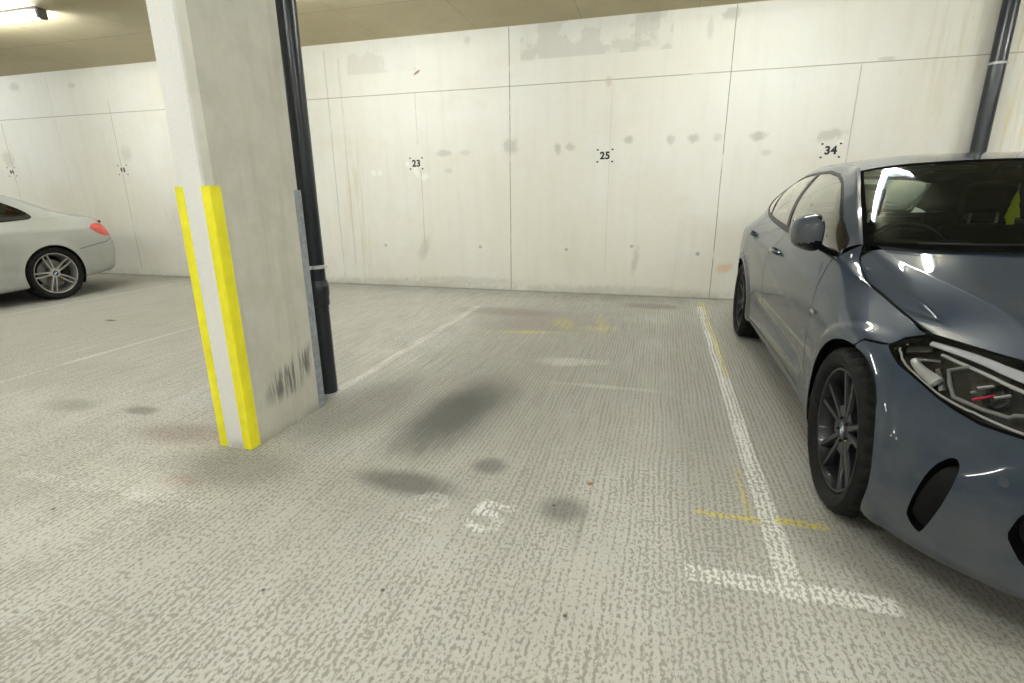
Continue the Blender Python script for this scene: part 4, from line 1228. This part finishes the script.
    for sg in (-1, 1):
        gp = green_patch(sg)
        if sg < 0: gp.flip()
        gs = Shell(gp)
        dl = lambda P, U: sd_poly(P[:, 1], P[:, 2], DLO)
        W, Pl = gs.split(gs.faces, dl)
        core, trim = gs.split(W, lambda P, U: np.maximum(dl(P, U)+.014, .020-(U[:, 1])*.11))
        bB = [(2.44,.95),(2.73,1.34)]; cC = [(3.24,1.02),(3.40,1.30)]
        b1, core = gs.split(core, lambda P, U: sd_line(P[:, 1], P[:, 2], bB)-.026)
        b2, core = gs.split(core, lambda P, U: sd_line(P[:, 1], P[:, 2], cC)-.015)
        emit(gs, Pl, 'pillars_and_rail', M['blue'], root)
        emit(gs, trim+b1+b2, 'window_trim', M['trim_black'], root, .001)
        panes = [[], [], []]
        for f in core:
            c = np.mean([gs.P[i] for i in f], axis=0)
            sB = 2.44+(c[2]-.95)*(.29/.39); sC = 3.24+(c[2]-1.02)*(.16/.28)
            panes[0 if c[1] < sB else (1 if c[1] < sC else 2)].append(f)
        for pn, nm in zip(panes, ('front_side_window', 'rear_side_window', 'quarter_window')): emit(gs, pn, nm, M['side_glass'], root, -.003)
    # wheels
    for s_ in (.87, 3.54):
        for sg in (-1, 1):
            wheel(root, (sg*.785, s_, .322), sg, 'dark', phase=R(2) if s_ < 1 else R(20))
    # underside, inner structure, cabin
    boxes('underbody', root, M['matt_black'], [(-.56,.56,.25,4.15,.165,.22), (-.80,.80,1.27,3.12,.18,.235), (-.60,.60,.22,.55,.165,.20)])
    boxes('cabin_lining', root, M['interior'], [(-.60,.60,.30,1.15,.40,.66), (-.775,-.735,1.30,3.15,.24,.86), (.735,.775,1.30,3.15,.24,.86), (-.74,.74,1.25,1.30,.24,.84), (-.62,.62,4.02,4.07,.55,1.0), (-.66,.66,3.45,4.02,.86,.90), (-.72,-.66,3.25,3.98,.80,1.0), (.66,.72,3.25,3.98,.80,1.0), (-.60,.60,3.10,4.08,.24,.86), (-.735,.735,1.3,3.1,.235,.26)])
    bm = bmesh.new()   # dashboard: rolled section across the cabin
    prof = [(1.24,.78),(1.20,.93),(1.34,.955),(1.55,.955),(1.68,.93),(1.74,.88),(1.72,.80),(1.70,.60),(1.30,.60)]
    add_prof = [[bm.verts.new((x*(1 if z_ < 9 else 1), y+(.10 if abs(x) > .6 and y < 1.5 else 0), z_-(.01 if abs(x) > .6 else 0))) for y, z_ in prof] for x in (-.72,-.62,-.3,0,.3,.62,.72)]
    for A, B_ in zip(add_prof[:-1], add_prof[1:]):
        for k in range(len(prof)): bm.faces.new((A[k], A[(k+1) % len(prof)], B_[(k+1) % len(prof)], B_[k]))
    bm.faces.new(add_prof[0]); bm.faces.new(add_prof[-1][::-1])
    dash = bm_obj('dashboard', bm, M['interior'], root, smooth=True, bevel=.012)
    boxes('instrument_hood', root, M['interior'], [(-.52,-.20,1.60,1.76,.93,.985)], .03)
    steering_wheel(root, (-.37, 1.86, .88), R(-24))
    for sx in (-.36, .33): seat(root, 'front_seat', sx, 2.28, .30)
    seat(root, 'rear_seat', 0, 2.98, .34, .60, False, .50, .40)
    for sx in (-.38, .38):
        boxes('rear_head_restraint', root, M['seat_cloth'], [(sx-.12,sx+.12,3.30,3.40,.93,1.06)], .03)
    m_ = empty('rear_view_mirror', (0, 1.78, 1.275), 0, root)
    boxes('mirror_body', m_, M['gloss_black'], [(-.12,.12,.0,.03,-.035,.035)], .012)
    bm = bmesh.new(); add_tube(bm, [(0,.0,.0),(0,-.04,.03),(0,-.08,.035)], .012, 10); add_box(bm, -.05,.05,-.13,-.05,.0,.045)
    bm_obj('mirror_mount', bm, M['gloss_black'], m_, smooth=True)
    boxes('sun_visor', root, M['visor'], [(-.52,-.12,1.93,2.10,1.315,1.33), (.12,.52,1.93,2.10,1.315,1.33)], .006)
    # wipers parked along the scuttle
    for (x0, x1) in ((-.60, -.02), (.02, .55)):
        bm = bmesh.new()
        f_ = lambda x: (x, np.interp(abs(x), [0,.2,.42,.58,.655], [.995,1.01,1.06,1.17,1.26]), np.interp(abs(x), [0,.4,.66], [1.022,1.018,1.005]))
        xs = np.linspace(x0, x1, 9)
        add_tube(bm, [f_(x) for x in xs], .006, 6); add_tube(bm, [(x0+.12, 1.10, 1.0), f_((x0+x1)/2)], .009, 6)
        bm_obj('wiper', bm, M['matt_black'], root, smooth=True)
    bm = bmesh.new()   # scuttle panel under the glass edge
    xs = np.linspace(-.69, .69, 25); A, B_ = [], []
    for x in xs:
        y = np.interp(abs(x), [0,.21,.41,.55,.67,.735], [.965,.98,1.02,1.105,1.245,1.37])
        A.append(bm.verts.new((x, y-.05, .968))); B_.append(bm.verts.new((x, y+.05, .985)))
    for i in range(len(xs)-1): bm.faces.new((A[i], A[i+1], B_[i+1], B_[i]))
    bm_obj('scuttle_panel', bm, M['matt_black'], root, smooth=True)
    # parking sensors and plates
    for (x, y, z, a) in ((-.690,.246,.482,.75), (.690,.246,.482,-.75), (-.36,.062,.468,.15), (.36,.062,.468,-.15)):
        bm = bmesh.new(); lathe(bm, [(0,.013),(.0022,.012),(.0022,0)], 24, 'y')
        o = bm_obj('parking_sensor', bm, M['blue_shade'], root, smooth=True); o.location = (x, y-.001, z); o.rotation_euler = (0, 0, math.pi - a*1.2)
    number_plate(root, (0, -.004, .46), 0, M['white']); number_plate(root, (0, 4.312, .78), 0, M['tree_yellow'])
    car.fix()
    return root
M['trim_black'] = simple('satin_black_window_trim', (.006,.006,.006), .3, spec=.12)
M['seal_black'] = simple('black_rubber_seal', (.006,.006,.006), .5, spec=0.0)
M['lamp_dark'] = simple('dark_lamp_inner', (.075,.075,.07), .22, metal=.6)
M['reflector'] = simple('bright_reflector', (.80,.80,.78), .25, metal=.35, coat=.5)
M['satin_grey'] = simple('grey_light_frame', (.34,.35,.34), .35, metal=.3)
M['glassy_dark'] = simple('dark_projector_glass', (.02,.02,.025), .05, coat=1)
M['blue_shade'] = M['blue']
M['visor'] = simple('grey_headlining', (.22,.22,.21), .8)
blue_car = build_blue()

# cardboard air freshener hanging from the mirror: a small fir tree
tree = [(0,.075),(.010,.055),(.007,.052),(.019,.030),(.013,.029),(.026,.006),(.018,.006),(.034,-.022),(.010,-.022),(.010,-.032),(.016,-.048),(-.016,-.048),(-.010,-.032),(-.010,-.022),(-.034,-.022),(-.018,.006),(-.026,.006),(-.013,.029),(-.019,.030),(-.007,.052),(-.010,.055)]
bm = bmesh.new()
a = [bm.verts.new((x, -.0012, z)) for x, z in tree]; b = [bm.verts.new((x, .0012, z)) for x, z in tree]
bm.faces.new(a[::-1]); bm.faces.new(b)
for i in range(len(tree)): bm.faces.new((a[i], a[(i+1) % len(tree)], b[(i+1) % len(tree)], b[i]))
bmesh.ops.triangulate(bm, faces=[f for f in bm.faces if len(f.verts) > 4])
AIR = empty('air_freshener', (1.585-.005, 1.24+1.80, 1.115)); tag(AIR, 'yellow tree-shaped card air freshener hanging behind the windscreen of the blue-grey car', 'air freshener')
AIR.rotation_euler = (0, 0, R(24)); AIR.scale = (1.25, 1.25, 1.25)
bm_obj('scented_card', bm, M['tree_yellow'], AIR)
bm = bmesh.new(); add_tube(bm, [(0, 0, .074), (0, 0, .125)], .0008, 5); bm_obj('hanging_string', bm, M['white'], AIR)
# ------------------------------------------------------------------ the silver coupe
BELT2 = [
 [(.18,0,.17),(.060,0,.18),(.020,0,.28),(.000,0,.44),(.030,0,.57),(.110,0,.690)],
 [(.20,.28,.17),(.080,.29,.18),(.040,.29,.28),(.025,.29,.44),(.055,.29,.58),(.150,.28,.705)],
 [(.26,.52,.17),(.160,.54,.18),(.125,.55,.28),(.115,.55,.45),(.170,.54,.60),(.300,.52,.730)],
 [(.36,.66,.17),(.290,.70,.18),(.260,.715,.28),(.270,.715,.46),(.360,.69,.63),(.500,.65,.755)],
 [(.50,.75,.17),(.470,.80,.18),(.450,.82,.29),(.460,.82,.48),(.560,.79,.66),(.700,.700,.780)],
 [(.77,.80,.18),(.770,.85,.19),(.770,.868,.30),(.770,.872,.52),(.820,.845,.70),(.880,.735,.822)],
 [(1.12,.80,.18),(1.12,.855,.19),(1.12,.870,.31),(1.12,.882,.54),(1.12,.862,.73),(1.15,.760,.875)],
 [(1.62,.79,.17),(1.62,.850,.18),(1.62,.862,.31),(1.62,.882,.56),(1.62,.874,.77),(1.62,.787,.930)],
 [(2.25,.79,.17),(2.25,.850,.18),(2.25,.862,.32),(2.25,.884,.58),(2.25,.880,.80),(2.25,.805,.950)],
 [(2.90,.79,.17),(2.90,.856,.18),(2.90,.870,.33),(2.90,.888,.60),(2.90,.884,.825),(2.90,.803,.950)],
 [(3.20,.79,.18),(3.20,.860,.19),(3.20,.878,.34),(3.20,.892,.60),(3.20,.886,.835),(3.17,.798,.948)],
 [(3.53,.79,.20),(3.53,.862,.22),(3.53,.880,.36),(3.53,.894,.60),(3.53,.886,.845),(3.50,.780,.965)],
 [(3.87,.78,.22),(3.87,.850,.245),(3.87,.868,.38),(3.88,.882,.60),(3.87,.868,.850),(3.85,.738,.985)],
 [(4.12,.75,.24),(4.12,.815,.262),(4.13,.835,.40),(4.14,.846,.60),(4.12,.825,.845),(4.08,.700,.978)],
 [(4.30,.70,.27),(4.33,.750,.285),(4.36,.765,.42),(4.375,.770,.60),(4.32,.745,.835),(4.25,.650,.962)],
 [(4.40,.50,.28),(4.46,.52,.295),(4.50,.53,.42),(4.52,.53,.60),(4.44,.52,.830),(4.42,.46,.950)],
 [(4.44,0,.28),(4.52,0,.295),(4.565,0,.42),(4.58,0,.60),(4.49,0,.840),(4.49,0,.955)],
]
ARCH2 = ((.77, .322), (3.53, .322))
def flare2(co):
    co = co.copy()
    for (as_, ah) in ARCH2:
        s, h, w = co[..., 1], co[..., 2], co[..., 0]
        d = np.hypot(s-as_, h-ah); k = np.clip((.405-d)/.030, 0, 1); k = k*k*(3-2*k)
        co[..., 0] = np.where((np.abs(w) > .66) & (h < .78), w + np.sign(w)*k*.009, w)
    s, h = co[..., 1], co[..., 2]
    k = np.exp(-((h-(.83+.012*(s-3)))/.024)**2)*np.clip((s-1.0)/.4, 0, 1)*np.clip((4.25-s)/.2, 0, 1)
    co[..., 0] += np.sign(co[..., 0])*k*.008
    k = np.exp(-((h-.345-.04*(s-1.4))/.035)**2)*np.clip((s-1.2)/.3, 0, 1)*np.clip((3.15-s)/.2, 0, 1)
    co[..., 0] -= np.sign(co[..., 0])*k*.014
    return co
GREEN2 = [
 [(1.60,.787,.930),(1.640,.770,.955),(1.680,.740,.975),(1.720,.695,.985)],
 [(1.95,.800,.943),(1.95,.768,1.04),(1.95,.705,1.115),(2.00,.625,1.130)],
 [(2.25,.805,.950),(2.25,.748,1.11),(2.25,.645,1.245),(2.32,.565,1.270)],
 [(2.60,.805,.951),(2.60,.738,1.14),(2.60,.610,1.305),(2.62,.530,1.338)],
 [(2.90,.803,.950),(2.90,.735,1.14),(2.90,.600,1.308),(2.92,.525,1.345)],
 [(3.17,.798,.948),(3.18,.728,1.11),(3.20,.598,1.258),(3.24,.525,1.300)],
 [(3.47,.783,.963),(3.48,.730,1.06),(3.50,.625,1.155),(3.55,.530,1.192)],
 [(3.75,.750,.982),(3.76,.718,1.015),(3.78,.660,1.045),(3.83,.565,1.070)],
 [(4.00,.715,.983),(4.00,.700,.992),(4.01,.655,1.002),(4.04,.580,1.012)],
]
HOOD2 = [
 [(.105,0,.690),(.50,0,.815),(1.00,0,.915),(1.42,0,.965)],
 [(.150,.28,.705),(.53,.27,.812),(1.02,.26,.908),(1.44,.30,.965)],
 [(.300,.52,.730),(.62,.46,.805),(1.07,.46,.895),(1.52,.52,.965)],
 [(.500,.65,.755),(.78,.62,.808),(1.12,.64,.878),(1.64,.66,.972)],
 [(.700,.700,.780),(.88,.735,.822),(1.15,.760,.875),(1.66,.745,.955)],
]
SCREEN2 = [
 [(1.40,0,.970),(1.72,0,1.13),(2.05,0,1.265),(2.35,0,1.362)],
 [(1.46,.35,.970),(1.76,.33,1.125),(2.08,.305,1.258),(2.37,.28,1.355)],
 [(1.58,.58,.975),(1.88,.535,1.115),(2.20,.48,1.245),(2.48,.43,1.342)],
 [(1.72,.695,.985),(2.00,.625,1.130),(2.32,.565,1.270),(2.62,.530,1.338)],
]
ROOF2 = [
 [(2.35,0,1.362),(2.65,0,1.388),(2.95,0,1.390),(3.22,0,1.365)],
 [(2.37,.28,1.355),(2.66,.28,1.382),(2.95,.28,1.384),(3.23,.28,1.358)],
 [(2.48,.43,1.342),(2.68,.43,1.368),(2.94,.43,1.370),(3.23,.43,1.338)],
 [(2.62,.530,1.338),(2.76,.527,1.345),(2.92,.525,1.345),(3.24,.525,1.300)],
]
REAR2 = [
 [(3.22,0,1.365),(3.55,0,1.240),(3.85,0,1.105),(4.07,0,1.020)],
 [(3.23,.28,1.358),(3.56,.28,1.235),(3.86,.29,1.100),(4.07,.30,1.019)],
 [(3.23,.43,1.338),(3.56,.44,1.220),(3.86,.46,1.092),(4.06,.48,1.016)],
 [(3.24,.525,1.300),(3.55,.530,1.192),(3.83,.565,1.070),(4.04,.580,1.012)],
]
BOOT2 = [
 [(4.07,0,1.020),(4.20,0,1.010),(4.34,0,.985),(4.49,0,.955)],
 [(4.07,.30,1.019),(4.20,.30,1.008),(4.33,.29,.983),(4.47,.28,.955)],
 [(4.04,.580,1.012),(4.17,.55,1.001),(4.29,.52,.978),(4.42,.46,.950)],
 [(4.00,.715,.983),(4.08,.700,.979),(4.25,.650,.962),(4.42,.46,.9495)],
]
def full(tab): return to_xyz(np.array(mirror_cols([list(c) for c in tab])).transpose(1, 0, 2))
def build_silver():
    L = 4.58; car = Car('coupe_car', (-8.06, 1.08+L/2, 0), L); root = car.root
    tag(root, 'silver two-door coupe with red tail lamp parked by the wall at the left edge', 'car')
    bp = belt_patch(BELT2, flare2, 9, (3,6,8,9,5,5)); sh = Shell(bp); NB = len(BELT2)-1; F = sh.faces
    K = lambda U: np.abs(U[:, 0]-NB)
    side = lambda FF, sg: [f for f in FF if sh.P[f[0]][0]*sg > 0]
    for (as_, ah) in ARCH2:
        _, F = sh.split(F, lambda P, U: np.where(np.abs(P[:, 0]) > .6, np.hypot(P[:, 1]-as_, P[:, 2]-ah)-.345, 1))
    TL = smooth_curve([(4.06,.838),(4.14,.885),(4.26,.895),(4.40,.880),(4.50,.83),(4.52,.745),(4.40,.720),(4.27,.730),(4.14,.780)], 5, True)
    T, F = sh.split(F, lambda P, U: np.where((np.abs(P[:, 0]) > .36), sd_poly(P[:, 1], P[:, 2], TL), 1))
    for sg in (-1, 1): emit(sh, side(T, sg), 'tail_lamp', M['red_lens'], root, .003)
    HLp = [(2.2,.735),(2.1,.66),(2.6,.615),(3.4,.61),(4.2,.64),(4.75,.70),(4.4,.76),(3.6,.765),(2.8,.745)]
    Hh, F = sh.split(F, lambda P, U: np.where(P[:, 1] < 1, sd_poly(K(U)*.12, P[:, 2], np.array(HLp)*[.12, 1]), 1))
    for sg in (-1, 1):
        lp = emit(sh, side(Hh, sg), 'headlamp', M['lens'], root, 0.0)
        pocket(sh, side(Hh, sg), 'lamp_housing', [M['gloss_black'], M['satin']], lp, .05, 0, 1, .1)
    for sg in (-1, 1):
        KD = smooth_curve([(.03,.64),(.17,.665),(.25,.64),(.24,.56),(.19,.515),(.06,.51),(.03,.55)], 4, True)*[sg, 1]
        G, F = sh.split(F, lambda P, U: np.where(P[:, 1] < .5, sd_poly(P[:, 0], P[:, 2], KD), 1))
        pocket(sh, G, 'kidney_grille', [M['chrome'], M['matt_black']], root, .03, 0, 1)
    LG = [(-.45,.24),(.45,.24),(.40,.40),(-.40,.40)]
    G, F = sh.split(F, lambda P, U: np.where(P[:, 1] < .5, sd_poly(P[:, 0], P[:, 2], LG), 1))
    pocket(sh, G, 'lower_grille', [M['matt_black'], M['matt_black']], root, .04, 0, 1)
    # shut lines and door
    DF = [(1.63,.94),(1.63,.85),(1.58,.70),(1.57,.45),(1.60,.24)]
    DB = [(2.96,.96),(2.97,.85),(2.97,.72),(2.93,.55),(2.85,.38),(2.82,.24)]
    BL = [(3.845,.585),(4.0,.615),(4.25,.650),(4.38,.70),(4.46,.735)]
    g_ = []
    for ln in (smooth_curve(DF, 4), smooth_curve(DB, 4), [(1.60,.24),(2.82,.24)], BL):
        a, F = cut_groove(sh, F, ln, .0035, lambda P: np.abs(P[:, 0]) > .4); g_ += a
    emit(sh, g_, 'shut_lines', M['matt_black'], root, -.012)
    poly = list(map(tuple, smooth_curve(DF, 4))) + list(map(tuple, smooth_curve(DB, 4)[::-1])) + [(2.3, 1.1)]
    D, F = sh.split(F, lambda P, U: sd_poly(P[:, 1], P[:, 2], poly))
    for sg in (-1, 1):
        d = emit(sh, side(D, sg), 'door', M['silver'], root)
        door_handle(d, sg, 2.82, .80, .880, M['silver'], 0); side_mirror(d, sg, (sg*.935, 1.80, 1.02), M['silver'])
    FB, F = sh.split(F, lambda P, U: np.where(P[:, 2] < .64, P[:, 1]-.77, 1)); emit(sh, FB, 'front_bumper', M['silver'], root)
    RB, F = sh.split(F, lambda P, U: np.maximum(3.53-P[:, 1], P[:, 2]-np.interp(P[:, 1], [3.845,4.0,4.25,4.38,4.46], [.585,.615,.65,.70,.735])))
    LIP, RB = sh.split(RB, lambda P, U: P[:, 2]-.305)
    emit(sh, RB, 'rear_bumper', M['silver'], root); emit(sh, LIP, 'bumper_lip', M['silver'], root)
    emit(sh, F, 'body_sides', M['silver'], root)
    for (as_, ah) in ARCH2:
        for sg in (-1, 1): arch_liner(root, as_, sg, .349, ah)
    for tab, nm, mt in ((HOOD2, 'bonnet', 'silver'), (ROOF2, 'roof', 'silver'), (BOOT2, 'boot_lid', 'silver')):
        s_ = Shell(Patch(full(tab), 8, 8)); emit(s_, s_.faces, nm, M[mt], root)
    for tab, nm, mt in ((SCREEN2, 'windscreen', 'glass'), (REAR2, 'rear_window', 'side_glass')):
        s_ = Shell(Patch(full(tab), 8, 8)); n = len(tab)-1
        I, O = s_.split(s_.faces, lambda P, U: np.maximum(np.maximum((np.abs(U[:, 0]-n)-(n-.28)), .12-U[:, 1]), U[:, 1]-2.88))
        o = emit(s_, I, nm, M[mt], root, -.002); emit(s_, O, nm+'_border', M['gloss_black'] if nm == 'windscreen' else M['gloss_black'], root)
    DLO = smooth_curve([(1.72,.975),(1.95,1.085),(2.25,1.205),(2.6,1.272),(2.9,1.272),(3.12,1.228),(3.32,1.140),(3.455,1.045),(3.475,1.000),(3.42,.975)], 5)
    DLO = list(map(tuple, DLO)) + [(3.15,.955),(2.5,.955),(1.9,.950)]
    for sg in (-1, 1):
        gp = green_patch(sg, GREEN2)
        if sg < 0: gp.flip()
        gs = Shell(gp); dl = lambda P, U: sd_poly(P[:, 1], P[:, 2], DLO)
        W, Pl = gs.split(gs.faces, dl)
        core, trim = gs.split(W, lambda P, U: np.maximum(dl(P, U)+.013, .012-(U[:, 1])*.11))
        bB, core = gs.split(core, lambda P, U: sd_line(P[:, 1], P[:, 2], [(2.95,.95),(2.91,1.3)])-.013)
        emit(gs, Pl, 'pillars_and_rail', M['silver'], root); emit(gs, trim+bB, 'window_trim', M['gloss_black'], root, .001)
        a = [f for f in core if gs.P[f[0]][1] < 2.93]; b = [f for f in core if gs.P[f[0]][1] >= 2.93]
        emit(gs, a, 'door_window', M['side_glass'], root, -.003); emit(gs, b, 'quarter_window', M['side_glass'], root, -.003)
    for s_ in (.77, 3.53):
        for sg in (-1, 1): wheel(root, (sg*.780, s_, .322), sg, 'silver', r=.322, rim_r=.250, phase=R(52))
    boxes('underbody', root, M['matt_black'], [(-.56,.56,.25,3.95,.17,.23), (-.80,.80,1.17,3.10,.165,.24)])
    boxes('cabin_lining', root, M['interior'], [(-.60,.60,.35,1.40,.40,.66), (-.76,-.72,1.5,3.1,.24,.90), (.72,.76,1.5,3.1,.24,.90), (-.60,.60,3.55,4.40,.24,.92), (-.72,.72,1.5,3.1,.235,.26)])
    boxes('dashboard', root, M['interior'], [(-.70,.70,1.50,1.98,.60,.93)], .05)
    steering_wheel(root, (-.37, 2.15, .88), R(-24))
    for sx in (-.37, .37): seat(root, 'front_seat', sx, 2.55, .28)
    seat(root, 'rear_seat', 0, 3.15, .32, .58, False, .50, .42)
    number_plate(root, (0, -.006, .42), 0, M['white']); number_plate(root, (0, 4.545, .74), R(-12), M['tree_yellow'])
    roundel(root, (0, .135, .70), R(28)); roundel(root, (0, 4.482, .90), R(-72))
    car.fix()
build_silver()
bpy.context.view_layer.update()
